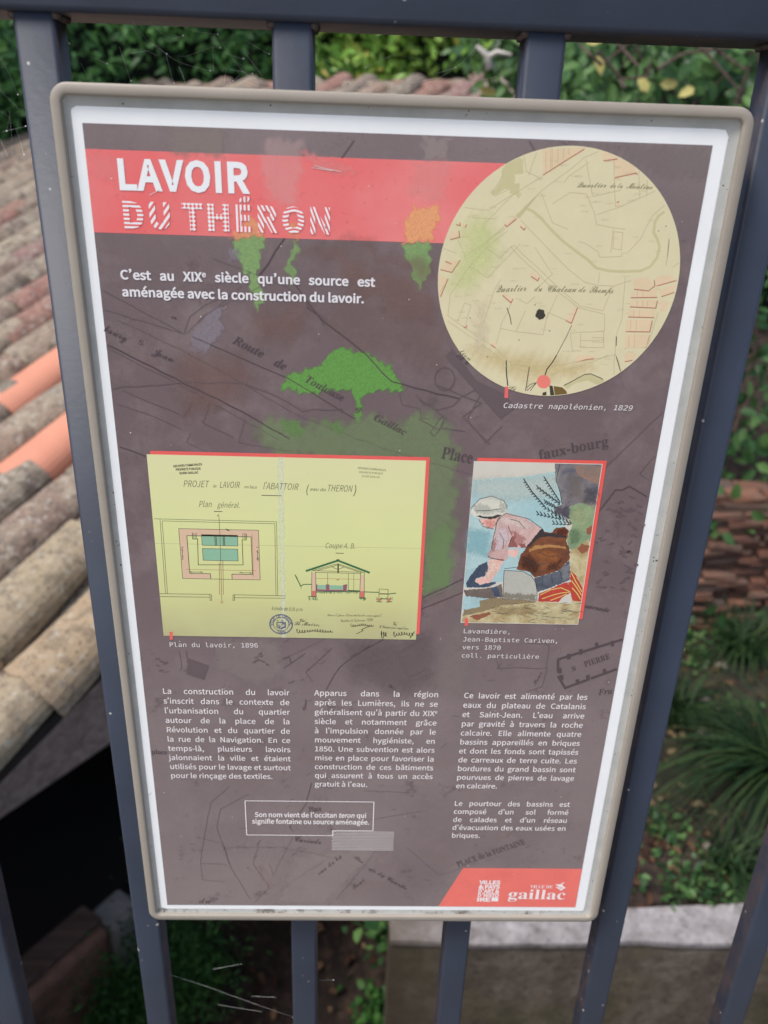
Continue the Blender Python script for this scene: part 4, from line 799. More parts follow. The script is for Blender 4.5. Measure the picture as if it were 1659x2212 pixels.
# ---- the plan of 1896
A = cB(40, 50); B = cB(1608, 87); C_ = cB(1555, 1088); D_ = cB(135, 1075); x0 = (A[0] + D_[0]) / 2; x1 = (B[0] + C_[0]) / 2; z1 = (A[1] + B[1]) / 2; z0 = (C_[1] + D_[1]) / 2
off = cB(58, 30); o2 = cB(1632, 66)
Ink().poly([(off[0], z0 + .004), (o2[0], z0 + .004), (o2[0], cB(800, 48)[1]), (off[0], cB(800, 48)[1])]).build('coral_backing', 4, ink(228, 98, 94, .05))
def paper_mat():
    m, nt, bs = newmat('yellow_green_plan_paper'); co = nd(nt, 'ShaderNodeTexCoord').outputs['Object']; sx = nd(nt, 'ShaderNodeSeparateXYZ'); nt.links.new(co, sx.inputs[0])
    mr = nd(nt, 'ShaderNodeMapRange'); mr.inputs[1].default_value = z0; mr.inputs[2].default_value = z1; nt.links.new(sx.outputs[2], mr.inputs[0])
    col = ramp(nt, mr.outputs[0], [(0, lin((178, 172, 128))), (.25, lin((206, 206, 144))), (.6, lin((216, 220, 154))), (1, lin((218, 216, 168)))])   # yellow-green tint, darker towards the bottom
    col = mixc(nt, ramp(nt, noise(nt, 12, 4, .6, co), [(.4, (0, 0, 0)), (.7, (.5,) * 3)]), col, lin((206, 216, 158))); nt.links.new(col, bs.inputs['Base Color']); bs.inputs['Roughness'].default_value = .4; return m
Ink().poly([(x0, z0), (x1, z0), (x1, z1), (x0, z1)]).build('plan_sheet', 4.3, paper_mat())
I = Ink(); xf = cB(795, 500)[0]; I.poly([(xf - .0016, z0), (xf + .0018, z0), (xf + .0018, z1), (xf - .0016, z1)]); I.build('fold_highlight', 4.35, translucent_patch_mat((226, 236, 206), .0)); 
for o_ in (bpy.data.objects[-1:] if False else []): pass
bpy.data.objects.remove([o for o in SIGN.children if o.name.startswith('fold_highlight')][0])
translucent_patch('fold_crease', cB, [(778, 70), (808, 70), (812, 560), (822, 1080), (800, 1080), (786, 560)], (230, 236, 212), .6, .0006, k=4.36, rag=.0002)
I = Ink(); zf = cB(800, 565)[1]; I.line([(x0, zf), (x1, zf)], .0003); I.build('fold_line', 4.36, ink(186, 186, 140))
PKW = Ink(); TL_ = Ink(); K1 = Ink(); K2 = Ink(); RD = Ink(); GR = Ink()
def rc(c, a, b): p = c(*a); q = c(*b); return (p[0], q[0], q[1], p[1])
def fill(I_, r): I_.poly([(r[0], r[2]), (r[1], r[2]), (r[1], r[3]), (r[0], r[3])])
def box(I_, r, wd=.0003): I_.line([(r[0], r[2]), (r[1], r[2]), (r[1], r[3]), (r[0], r[3])], wd, True)
q0 = cB(222, 468); q1 = cB(678, 757); q2 = cB(668, 478); q3 = cB(240, 748); ox0, ox1, oz1, oz0 = (q0[0] + q3[0]) / 2, (q1[0] + q2[0]) / 2, (q0[1] + q2[1]) / 2, (q1[1] + q3[1]) / 2; tw = .0044
fill(PKW, (ox0, ox1, oz1 - tw, oz1)); fill(PKW, (ox0, ox0 + tw, oz0, oz1 - tw)); fill(PKW, (ox1 - tw, ox1, oz0, oz1 - tw)); dx0, dx1 = cB(400, 750)[0], cB(520, 750)[0]; fill(PKW, (ox0 + tw, dx0, oz0, oz0 + tw * .8)); fill(PKW, (dx1, ox1 - tw, oz0, oz0 + tw * .8))
box(K1, (ox0, ox1, oz0, oz1)); K1.line([(ox0 + tw, oz0 + tw * .8), (dx0, oz0 + tw * .8), (dx0, oz0)]); K1.line([(dx1, oz0), (dx1, oz0 + tw * .8), (ox1 - tw, oz0 + tw * .8), (ox1 - tw, oz1 - tw), (ox0 + tw, oz1 - tw), (ox0 + tw, oz0 + tw * .8)])
r1 = rc(cB, (348, 502), (553, 566)); r2 = rc(cB, (353, 580), (554, 650)); fill(TL_, r1); fill(TL_, r2); box(K1, r1); box(K1, r2)
for x in (424, 431, 470, 477): K1.line([(cB(x, 530)[0], r1[2]), (cB(x, 530)[0], r1[3])])
K1.line([cB(*p) for p in ((297, 491), (299, 527), (326, 527), (330, 672), (582, 672), (576, 532), (600, 532), (600, 497))]);
for x in (305, 313, 320, 580, 588, 594): K1.line([cB(x, 493), cB(x, 528)], .00022)
K1.line([cB(*p) for p in ((82, 413), (770, 430), (776, 845))], .00025); K1.line([cB(*p) for p in ((115, 415), (146, 832))], .00025); K1.line([cB(*p) for p in ((127, 425), (157, 834))], .00025); K1.line([cB(*p) for p in ((127, 425), (760, 441), (766, 843))], .00025)
for a_, b__ in (((113, 834), (400, 838)), ((113, 850), (395, 854)), ((525, 840), (820, 846)), ((530, 856), (820, 860))): K1.line([cB(*a_), cB(*b__)], .0003)
K1.line([cB(*p) for p in ((395, 838), (397, 872), (405, 872), (405, 840))], .0003); K1.line([cB(*p) for p in ((525, 840), (525, 872), (533, 872), (533, 842))], .0003)
for y in (573, 640): K1.line([cB(233, y), cB(248, y)], .0003); K1.line([cB(655, y), cB(672, y)], .0003)
K1.line([cB(239, 575), cB(242, 640)], .0003); K1.line([cB(662, 588), cB(665, 650)], .0003); K1.line([cB(282, 712), cB(358, 713)], .0003); K1.line([cB(558, 716), cB(634, 718)], .0003)
for x, y in ((290, 712), (345, 713), (572, 716), (622, 718), (240, 590), (242, 625), (663, 600), (664, 635)): K1.line([cB(x - 5, y - 4), cB(x + 5, y + 4)], .0004)
K1.line([cB(446, 405), cB(452, 510), cB(462, 870)], .00025); RD.line([cB(448, 660), cB(450, 840)], .0003); RD.line([cB(468, 650), cB(471, 840)], .0003); RD.line([cB(260, 697), cB(655, 705)], .0002); RD.line([cB(632, 500), cB(640, 740)], .0002)
K2.poly([cB(*p) for p in ((483, 468), (500, 474), (506, 482), (492, 480))]); K1.text('A', cB(436, 402), cB(450, 402), .0016, 'sans'); RD.text('B', cB(457, 888), cB(470, 888), .0018, 'sans')
# section
s3 = lambda *p: cB3(*p)
GR.line([s3(322, 474), s3(655, 365)], .0013); GR.line([s3(655, 365), s3(985, 492)], .0013); K2.line([s3(325, 480), s3(655, 372), s3(980, 498)], .0004); K2.poly([s3(640, 352), s3(672, 352), s3(668, 368), s3(644, 368)])
K1.line([s3(390, 468), s3(655, 398), s3(910, 485)], .0003); K1.line([s3(430, 472), s3(650, 412)], .0003); K1.line([s3(665, 412), s3(870, 482)], .0003); K1.line([s3(385, 468), s3(930, 488)], .0003); K1.line([s3(420, 488), s3(900, 500)], .0003); K2.line([s3(657, 400), s3(657, 495)], .0008); K1.line([s3(590, 430), s3(655, 458), s3(715, 434)], .0003)
PKW.poly([s3(385, 490), s3(424, 490), s3(424, 675), s3(382, 675)]); PKW.poly([s3(890, 515), s3(928, 515), s3(926, 675), s3(888, 675)])
K1.line([s3(385, 480), s3(382, 735), s3(430, 738), s3(424, 480)], .0003); K1.line([s3(890, 490), s3(880, 748), s3(928, 750), s3(928, 490)], .0003)
TL_.poly([s3(440, 618), s3(530, 618), s3(530, 660), s3(440, 660)]); TL_.poly([s3(565, 620), s3(710, 625), s3(710, 665), s3(565, 660)])
PW_ = Ink(); 
for p in (((425, 612), (442, 612), (442, 665), (425, 665)), ((530, 612), (566, 612), (566, 665), (530, 665)), ((708, 618), (752, 610), (746, 670), (710, 670)), ((425, 662), (745, 668), (745, 688), (425, 682))): PW_.poly([s3(*q) for q in p])
RW = Ink()
for p in (((382, 678), (426, 678), (426, 735), (380, 733)), ((886, 680), (926, 680), (924, 748), (884, 746)), ((1070, 758), (1100, 758), (1100, 785), (1070, 785)), ((1165, 755), (1200, 755), (1195, 788), (1165, 788))): RW.poly([s3(*q) for q in p])
for p in ((( 210, 512), (270, 630), (300, 612), (380, 612)), ((430, 690), (885, 685)), ((930, 690), (1080, 695)), ((1195, 710), (1258, 702)), ((1100, 760), (1160, 762)), ((345, 740), (385, 738)), ((380, 740), (435, 742)), ((875, 755), (935, 757)), ((1055, 790), (1110, 795)), ((1155, 795), (1215, 790))): GR.line([s3(*q) for q in p], .0006)
for q in range(60): x = random.uniform(430, 880); GR.line([s3(x, 690), s3(x + random.uniform(-12, 2), 690 + random.uniform(6, 20))], .0002)
for q in range(24): t = random.random(); GR.line([s3(215 + 60 * t, 515 + 115 * t), s3(235 + 40 * t, 545 + 120 * t)], .0002)
for q in range(40): x = random.choice([365, 400, 430, 870, 905, 935, 1060, 1100, 1160, 1210]) + random.uniform(-12, 12); GR.line([s3(x, 740 + random.uniform(0, 20)), s3(x + random.uniform(-10, 10), 765 + random.uniform(0, 15))], .00025)
K1.line([s3(*p) for p in ((1080, 750), (1083, 660), (1176, 664), (1172, 755))], .0003); K2.line([s3(1085, 710), s3(1195, 712)], .0006); K1.line([s3(549, 495), s3(549, 615)], .00025); K1.line([s3(763, 500), s3(763, 680)], .00025); K1.line([s3(820, 500), s3(818, 672)], .0002); RD.line([s3(428, 550), s3(885, 560)], .0002); K2.line([s3(750, 675), s3(885, 680)], .0006)
RD.text(script('y'), s3(640, 562), s3(672, 562), .0014, 'math')
M_K = ink(70, 74, 58); M_K2 = ink(46, 48, 44)
PKW.build('pink_wall_wash', 4.5, ink(214, 184, 156, .04), kind='stuff'); TL_.build('teal_basin_wash', 4.5, ink(140, 184, 156, .05), kind='stuff'); PW_.build('purple_wash', 4.55, ink(142, 92, 106), kind='stuff'); RW.build('red_footing_wash', 4.55, ink(206, 116, 106), kind='stuff')
txt3(K1, 'PROJET', cB2, (488, 460), (775, 465), (500, 388), font='sans', shear=.3, off=-.003); txt3(K1, 'de', cB2, (812, 465), (852, 467), (815, 435), font='sans', shear=.3); txt3(K1, 'LAVOIR', cB2, (888, 470), (1112, 474), (900, 400), font='sans', shear=.3, off=-.003); txt3(K1, 'en face', cB2, (1160, 474), (1298, 480), (1162, 445), font='sans', shear=.3)
txt3(K1, 'l’ABATTOIR', cB, (696, 246), (894, 252), (700, 210), font='sans', shear=.3, off=-.003); txt3(K1, '(', cB, (938, 270), (955, 270), (938, 225), font='sans', shear=.2); txt3(K1, 'eau du', cB, (960, 255), (1048, 258), (962, 238), font='sans', shear=.3); txt3(K1, 'THERON', cB, (1060, 258), (1198, 262), (1066, 222), font='sans', shear=.3, off=-.003); txt3(K1, ')', cB, (1200, 275), (1218, 275), (1200, 228), font='sans', shear=.2)
K2.line([cB(685, 281), cB(798, 284)], .0004); txt3(K1, 'Plan', cB2, (658, 682), (800, 686), (668, 615), font='sans', shear=.3, off=-.003); txt3(K1, 'général.', cB2, (858, 687), (1105, 692), (866, 630), font='sans', shear=.3, off=-.003); K2.line([cB2(822, 730), cB2(915, 733)], .0004)
txt3(K1, 'Coupe A. B.', cB3, (528, 236), (830, 242), (545, 182), font='sans', shear=.3, off=-.003); K2.line([s3(632, 288), s3(715, 290)], .0004); txt3(K2, 'Echelle de 0,01 p.m.', cB, (742, 926), (918, 932), (748, 908), font='sans', shear=.3)
for s_, bl, br, tp_ in (('Vu:', (255, 1000), (330, 1002), (262, 962)), ('Le Maire,', (200, 1032), (465, 1045), (205, 992)), ('Le Commissaire enquêteur', (1080, 1060), (1385, 1082), (1085, 1030)), ('Vu:', (1222, 1036), (1268, 1040), (1228, 990))): txt3(K2, script(s_), cB3, bl, br, tp_, font='math', shear=.2)
for s_, bl, br, tp_ in (('Dressé par l’architecte soussigné', (545, 940), (1108, 945), (550, 915)), ('Gaillac le 6 fevrier 1896', (685, 1000), (1020, 992), (690, 972))): txt3(K1, script(s_), cB3, bl, br, tp_, font='math', shear=.25)
def scrawl(I_, c, x0, x1, y, h, n, wd=.0004):
    pts = []; a1, a2 = random.uniform(0, 6), random.uniform(0, 6); N = n * 7
    for i in range(N):
        t = i / N; env = .45 + .55 * abs(math.sin(t * 7 + a1)) if i > 6 else 1.5
        pts.append(c(x0 + (x1 - x0) * t + 9 * math.sin(i * .9 + a2), y + h * env * math.cos(i * .9 + a2) + 6 * math.sin(t * 9)))
    I_.line(pts, wd)
scrawl(K2, s3, 225, 600, 1095, 13, 14); scrawl(K2, s3, 790, 1020, 1035, 10, 11, .0003); K2.line([s3(980, 1045), s3(900, 1080), s3(915, 1092), s3(845, 1125)], .0004); scrawl(K2, s3, 1100, 1165, 1130, 26, 3); scrawl(K2, s3, 1225, 1440, 1125, 17, 8); K2.line([s3(1450, 1100), s3(1400, 1170)], .0005)
for s_, bl, br, tp_ in (('ARCHIVES COMMUNALES', (190, 124), (352, 112), (189, 112)), ('PROPRIETE PUBLIQUE', (205, 143), (345, 136), (204, 131)), ('81600 GAILLAC', (225, 163), (332, 158), (224, 151))): txt3(K2, s_, cB, bl, br, tp_, font='sans', off=.012)
for s_, bl, br, tp_ in (('ARCHIVES COMMUNALES', (1225, 132), (1385, 146), (1226, 121)), ('PROPRIETE PUBLIQUE', (1235, 156), (1368, 164), (1236, 146)), ('81600 GAILLAC', (1250, 178), (1352, 184), (1251, 168))): txt3(K1, s_, cB, bl, br, tp_, font='sans')
K1.build('plan_linework', 4.6, M_K, kind='stuff'); K2.build('plan_linework', 4.62, M_K2, kind='stuff'); RD.build('red_dimension_lines', 4.6, ink(160, 84, 64), kind='stuff'); GR.build('green_ground_and_roof_strokes', 4.64, ink(58, 108, 70), kind='stuff')
SB = Ink(); sc = cB3(92, 1028) if False else cB(795, 1006); rr = abs(cB(860, 1006)[0] - sc[0])
for r_ in (rr, rr * .94, rr * .66): SB.line([(sc[0] + r_ * math.cos(t), sc[1] + r_ * math.sin(t)) for t in np.linspace(0, 6.28, 40)], .00035)
for i_, ch in enumerate('VILLE DE GAILLAC'):
    t = math.pi * 1.02 - i_ * .215
    if ch == ' ': continue
    V, Fc, adv = layout(ch, 'sans', .006); k_ = .0022 / caph('sans'); V = (V - np.array([adv / 2, 0])) * k_; ca, sa = math.cos(t - math.pi / 2), math.sin(t - math.pi / 2); base = np.array([sc[0] + rr * .70 * math.cos(t), sc[1] + rr * .70 * math.sin(t)])
    SB.put([base + np.array([v[0] * ca - v[1] * sa, v[0] * sa + v[1] * ca]) for v in V], Fc)
SB.text('TARN', (sc[0] - rr * .35, sc[1] - rr * .90), (sc[0] + rr * .35, sc[1] - rr * .90), .0017, 'sans', off=.01)
h_ = rr * .36; SB.line([(sc[0] - h_, sc[1] + h_ * .5), (sc[0] + h_, sc[1] + h_ * .5), (sc[0] + h_, sc[1] - h_ * .8), (sc[0], sc[1] - h_ * 1.35), (sc[0] - h_, sc[1] - h_ * .8)], .0006, True)
for i in range(26): x = sc[0] + random.uniform(-h_, h_) * .9; z = sc[1] + random.uniform(-h_ * 1.1, h_ * 1.2); SB.line([(x - .0004, z), (x + .0005, z + random.uniform(-.0006, .0006))], .0005)
SB.build('blue_town_stamp', 4.66, ink(84, 88, 120), kind='stuff'); Ink().poly([cB(167, 1048), cB(186, 1048), cB(187, 1092), cB(170, 1092)]).build('coral_tab', 4.8, ink(224, 108, 100))

# ---- the watercolour of a kneeling washerwoman, simplified
A = cC(275, 150); B = cC(1495, 176); C_ = cC(1262, 1708); D_ = cC(150, 1675); X0 = (A[0] + D_[0]) / 2; X1 = (B[0] + C_[0]) / 2; Z1 = (A[1] + B[1]) / 2; Z0 = (C_[1] + D_[1]) / 2; rx = (cC(1532, 150)[0] + cC(1300, 1684)[0]) / 2
Ink().poly([(cC(310, 118)[0], Z0 + .004), (rx, Z0 + .004), (rx, cC(900, 132)[1]), (cC(310, 118)[0], cC(900, 132)[1])]).build('coral_backing', 4, ink(228, 92, 84, .04))
def wash(name, rgb, polys, k, var=.12, sc_=60, rgb2=None):
    m, nt, bs = newmat('watercolour_' + name); co = nd(nt, 'ShaderNodeTexCoord').outputs['Object']; a_ = np.array(lin(rgb)); b__ = np.array(lin(rgb2)) if rgb2 else a_ * (1 - var)
    nt.links.new(ramp(nt, noise(nt, sc_, 5, .65, co, .8), [(.35, tuple(b__)), (.62, tuple(np.minimum(a_ * (1 + var * .5), .9)))]), bs.inputs['Base Color']); br = mixc(nt, ramp(nt, noise(nt, 420, 4, .7, co, 1.5), [(.4, (0, 0, 0)), (.7, (.35,) * 3)]), bs.inputs['Base Color'].links[0].from_socket, tuple(a_ * .55 + .03)); nt.links.new(br, bs.inputs['Base Color']); bs.inputs['Roughness'].default_value = .42
    for p in polys:
        I_ = Ink(); q = []
        pp = []
        for u0, u1 in zip(p, p[1:] + p[:1]):
            m_ = max(1, int(math.hypot(u1[0] - u0[0], u1[1] - u0[1]) / 14))
            for j_ in range(m_): pp.append((u0[0] + (u1[0] - u0[0]) * j_ / m_ + RNG.normal(0, 2.6), u0[1] + (u1[1] - u0[1]) * j_ / m_ + RNG.normal(0, 2.6)))
        for u in pp: w_ = cC(*u); q.append((min(max(w_[0], X0 + .0004), X1 - .0004), min(max(w_[1], Z0 + .0004), Z1 - .0004)))
        I_.poly(q); I_.build('painting_' + name, k, m)
Ink().poly([(X0, Z0), (X1, Z0), (X1, Z1), (X0, Z1)]).build('painting_sheet', 4.3, ink(206, 202, 190, .04))
wash('sky', (178, 204, 204), [[(265, 330), (500, 310), (760, 300), (1020, 250), (1120, 300), (1150, 900), (1100, 1200), (500, 1300), (190, 1350), (200, 1000)]], 4.35, .1, 40, (160, 198, 202))
wash('sky_low', (168, 200, 204), [[(190, 1180), (560, 1120), (560, 1290), (180, 1330)], [(172, 1430), (420, 1440), (300, 1560), (165, 1560)]], 4.37)
wash('rock', (92, 92, 104), [[(1045, 172), (1495, 178), (1440, 700), (1400, 760), (1180, 700), (1040, 640), (1040, 590), (1110, 560), (1095, 460), (1045, 330)]], 4.4, .2, 70, (150, 140, 134))
wash('rock_red', (148, 116, 100), [[(1230, 190), (1480, 200), (1465, 380), (1350, 330), (1260, 290)]], 4.42, .2, 110, (120, 112, 108))
wash('moss', (144, 160, 120), [[(1180, 580), (1300, 540), (1420, 590), (1405, 760), (1380, 900), (1300, 1000), (1180, 990), (1150, 880), (1210, 760), (1180, 680)]], 4.44, .2, 90, (120, 148, 112))
wash('sand', (200, 190, 150), [[(1185, 1000), (1260, 960), (1370, 880), (1340, 1200), (1290, 1490), (1262, 1700), (160, 1675), (170, 1600), (330, 1560), (420, 1470), (870, 1480), (1200, 1500)]], 4.46, .15, 120, (172, 150, 104))
wash('bank', (126, 112, 92), [[(165, 1620), (180, 1560), (330, 1530), (330, 1470), (480, 1445), (860, 1450), (860, 1490), (520, 1520), (380, 1570), (260, 1600)]], 4.48, .3, 160, (150, 132, 90))
wash('rust', (150, 92, 66), [[(1340, 790), (1400, 760), (1395, 840), (1350, 850)], [(1250, 980), (1300, 935), (1370, 950), (1360, 1000), (1300, 1030)], [(230, 1620), (420, 1580), (440, 1600), (300, 1660)]], 4.49, .2, 200)
wash('kerchief', (222, 218, 202), [[(262, 600), (280, 560), (330, 510), (420, 482), (500, 490), (560, 525), (590, 580), (585, 640), (540, 665), (430, 690), (330, 690), (285, 680), (245, 640)]], 4.5, .06, 80, (208, 208, 196))
wash('skin', (232, 192, 178), [[(322, 690), (360, 700), (480, 680), (530, 665), (480, 760), (460, 795), (420, 785), (390, 775), (365, 765), (345, 730)], [(420, 1075), (560, 1095), (500, 1200), (430, 1300), (340, 1320), (285, 1300), (290, 1270), (380, 1240), (405, 1160)], [(600, 990), (690, 985), (700, 1030), (660, 1065), (600, 1040)]], 4.5, .06, 90, (226, 176, 164))
wash('hair', (66, 56, 52), [[(298, 672), (330, 660), (380, 680), (450, 675), (500, 655), (545, 665), (500, 690), (430, 702), (350, 690)]], 4.52)
wash('blouse', (214, 184, 176), [[(480, 790), (470, 740), (500, 690), (580, 640), (740, 680), (860, 750), (918, 790), (880, 860), (780, 960), (700, 975), (600, 960), (595, 1085), (540, 1080), (410, 1050), (402, 1015), (440, 990), (455, 900)]], 4.53, .1, 70, (196, 158, 154))
wash('blouse_shadow', (150, 92, 88), [[(605, 970), (620, 900), (660, 840), (680, 830), (665, 900), (690, 960), (640, 970)], [(402, 1040), (430, 1060), (560, 1085), (570, 1095), (520, 1095), (410, 1065)], [(700, 940), (760, 930), (770, 970), (720, 970)]], 4.55, .1, 200)
wash('skirt', (128, 76, 46), [[(680, 1170), (720, 1040), (770, 970), (840, 890), (920, 810), (1010, 830), (1060, 780), (1130, 775), (1178, 810), (1150, 900), (1185, 1000), (1185, 1080), (1090, 1180), (980, 1220), (850, 1255), (800, 1200), (700, 1180)]], 4.53, .3, 90, (92, 50, 34))
wash('skirt_light', (182, 134, 78), [[(800, 985), (860, 950), (1000, 940), (1140, 960), (1150, 985), (1000, 965), (880, 985), (800, 1010)]], 4.55)
wash('sash', (52, 46, 48), [[(770, 965), (840, 880), (905, 800), (925, 782), (945, 830), (1040, 835), (1150, 860), (1155, 880), (1000, 865), (900, 870), (810, 950)]], 4.56, .1, 200)
wash('petticoat', (92, 98, 110), [[(850, 1255), (1060, 1200), (1180, 1090), (1185, 1280), (1100, 1310), (1000, 1350), (880, 1390)]], 4.54, .3, 90, (70, 76, 90))
wash('striped_cloth', (188, 66, 52), [[(880, 1480), (900, 1400), (1000, 1360), (1110, 1310), (1190, 1290), (1185, 1180), (1240, 1230), (1300, 1350), (1310, 1390), (1290, 1480), (1210, 1470), (1190, 1400), (1110, 1440), (1080, 1485)]], 4.56, .15, 120)
Sx = Ink()
for p in (((900, 1420), (1000, 1370), (1100, 1350), (1180, 1385)), ((920, 1455), (1020, 1420), (1100, 1400), (1190, 1390)), ((1000, 1470), (1080, 1440), (1150, 1410)), ((1195, 1200), (1240, 1290), (1300, 1390)), ((1200, 1280), (1250, 1350), (1295, 1420)), ((1205, 1350), (1250, 1400), (1285, 1460))): Sx.wob([cC(*q) for q in p], .0006, .0003)
Sx.build('painting_yellow_stripes', 4.6, ink(214, 190, 110), kind='stuff')
wash('wash_board', (184, 184, 174), [[(562, 1185), (640, 1190), (740, 1195), (820, 1240), (865, 1310), (872, 1400), (865, 1475), (550, 1450)]], 4.57, .05, 60)
wash('plank', (98, 88, 84), [[(180, 1370), (330, 1360), (450, 1345), (540, 1320), (548, 1440), (440, 1455), (200, 1430)]], 4.55, .2, 120, (120, 108, 98))
wash('wet_linen', (66, 78, 100), [[(200, 1310), (260, 1210), (320, 1140), (400, 1100), (410, 1180), (380, 1240), (300, 1260), (285, 1290), (330, 1320), (480, 1290), (485, 1310), (400, 1345), (210, 1350)], [(440, 1350), (490, 1330), (540, 1440), (470, 1430)]], 4.58, .3, 130, (48, 58, 80))
Sx = Ink()
for p in (((562, 1185), (548, 1460)), ((562, 1185), (740, 1195), (820, 1240), (868, 1310), (872, 1475)), ((565, 1170), (680, 1155)), ((245, 600), (330, 510), (440, 480), (560, 525), (592, 590)), ((290, 620), (400, 620), (540, 600)), ((480, 790), (500, 700), (580, 645), (800, 700), (915, 785)), ((600, 960), (640, 860), (600, 770)), ((440, 990), (455, 900), (480, 790)), ((1180, 1000), (1130, 1060)), ((850, 1255), (875, 1390)), ((322, 700), (340, 735), (362, 768), (378, 775), (392, 772), (400, 786), (430, 784), (462, 795)), ((352, 738), (372, 742)), ((400, 772), (425, 778)), ((300, 676), (330, 668), (350, 684), (380, 676), (400, 690), (440, 678), (470, 684), (510, 660)), ((470, 760), (530, 680)), ((620, 700), (700, 720), (760, 790)), ((520, 830), (560, 900), (550, 980)), ((880, 1010), (1000, 1060), (1080, 1040)), ((760, 1080), (860, 1130), (960, 1120)), ((930, 1240), (920, 1330)), ((1010, 1220), (1020, 1310)), ((1090, 1190), (1110, 1270)), ((1090, 180), (1055, 330), (1095, 460), (1110, 560)), ((300, 1170), (250, 1300)), ((340, 1150), (290, 1250))): Sx.wob([cC(*q) for q in p], .00035, .0001)
for q in range(55):
    x = random.uniform(430, 1240); y = random.uniform(1500, 1670); Sx.line([cC(x, y), cC(x + random.uniform(20, 90), y + random.uniform(-25, 25))], .00022)
def sprig(p0, p1, n):
    for i in range(n):
        t = i / (n - 1); x = p0[0] + (p1[0] - p0[0]) * t; y = p0[1] + (p1[1] - p0[1]) * t; t2 = min(1, t + 1 / (n - 1)); Sx.line([cC(x, y), cC(p0[0] + (p1[0] - p0[0]) * t2, p0[1] + (p1[1] - p0[1]) * t2)], .0003)
        for s_ in (-1, 1): Sx.line([cC(x, y), cC(x - 22, y - 14 + s_ * 20)], .0006)
sprig((1200, 745), (960, 600), 8); sprig((960, 600), (840, 460), 7); sprig((840, 460), (768, 350), 6); sprig((1095, 540), (960, 330), 9); sprig((1090, 560), (890, 410), 8); sprig((1100, 700), (890, 655), 7); sprig((1050, 590), (960, 545), 5); sprig((1180, 750), (1040, 745), 5)
for nm_, po, cl_, al_, fe_ in (('water_tone', [(270, 330), (700, 320), (1040, 280), (1050, 480), (600, 520), (280, 470)], (200, 212, 204), .7, .004), ('water_tone', [(230, 800), (420, 820), (400, 1050), (210, 1000)], (142, 190, 198), .7, .003),
        ('cap_shade', [(270, 590), (330, 540), (430, 600), (560, 620), (420, 650), (300, 650)], (184, 190, 180), .55, .0012), ('cap_shade', [(520, 540), (590, 570), (570, 640), (530, 610)], (180, 184, 176), .5, .001), ('blush', [(380, 720), (440, 700), (480, 720), (450, 780), (400, 770)], (222, 140, 132), .5, .0012), ('arm_light', [(440, 1110), (500, 1110), (470, 1200), (400, 1270), (390, 1220)], (236, 212, 196), .8, .0009),
        ('blouse_light', [(520, 680), (700, 690), (840, 760), (760, 800), (620, 760), (520, 740)], (226, 206, 198), .8, .0015), ('blouse_light', [(500, 780), (590, 790), (600, 900), (520, 1000), (480, 980)], (216, 200, 204), .8, .001), ('blouse_tone', [(640, 800), (760, 880), (740, 950), (660, 940)], (180, 120, 116), .6, .001), ('blouse_tone', [(450, 900), (490, 880), (470, 1000), (430, 1020)], (180, 128, 124), .65, .0007),
        ('skirt_glow', [(830, 1010), (1000, 1000), (1100, 1040), (1050, 1100), (900, 1080)], (164, 100, 54), .75, .0018), ('skirt_dark', [(720, 1060), (800, 1040), (900, 1140), (850, 1220), (740, 1160)], (72, 40, 30), .7, .0018), ('skirt_dark', [(1000, 1120), (1120, 1080), (1060, 1180), (950, 1200)], (78, 46, 34), .6, .0015), ('skirt_dark', [(1060, 800), (1160, 800), (1150, 840), (1060, 850)], (96, 44, 34), .7, .0008),
        ('petticoat_light', [(1100, 1160), (1180, 1120), (1180, 1250), (1120, 1280)], (140, 142, 146), .7, .001), ('rock_tone', [(1180, 250), (1300, 330), (1280, 520), (1180, 480)], (124, 116, 112), .6, .002), ('rock_tone', [(1330, 400), (1450, 420), (1430, 560), (1300, 540)], (72, 74, 86), .6, .002), ('moss_tone', [(1200, 620), (1300, 600), (1330, 700), (1230, 720)], (168, 178, 136), .7, .0015), ('moss_tone', [(1190, 800), (1290, 820), (1260, 930), (1190, 920)], (104, 134, 100), .6, .0015), ('sand_tone', [(450, 1540), (800, 1520), (900, 1580), (600, 1620)], (156, 132, 92), .5, .0015), ('sand_tone', [(800, 1600), (1150, 1560), (1240, 1640), (900, 1680)], (212, 202, 158), .6, .0015), ('board_shade', [(560, 1400), (860, 1420), (860, 1470), (552, 1450)], (140, 134, 118), .7, .0008), ('rock_edge', [(1040, 590), (1180, 580), (1180, 690), (1060, 650)], (82, 80, 94), .6, .001)):
    translucent_patch('painting_' + nm_, cC, po, cl_, al_, fe_, k=4.6 + .002 * len(po), N=46, rag=.0005, rs=900)
Sx.build('painting_pen_strokes', 4.68, ink(48, 62, 64), kind='stuff'); Ink().poly([cC(190, 1638), cC(221, 1640), cC(219, 1710), cC(187, 1710)]).build('coral_tab', 4.8, ink(228, 98, 90))
# chips and scratches in the laminate
I = Ink()
for q in range(60): x = random.uniform(.004, .296); z = random.uniform(.004, .51); r_ = random.uniform(.0002, .0005); I.poly([(x + r_, z), (x, z + r_), (x - r_, z), (x, z - r_)])
txt = [((320, 262), (370, 235)), ((1090, 130), (1190, 145)), ((1100, 120), (1230, 150))]
for a_, b__ in txt: I.wob([cE(*a_), cE(*b__)], .0003, .0004)
I.build('laminate_chips', 5.5, ink(206, 196, 192), kind='stuff')

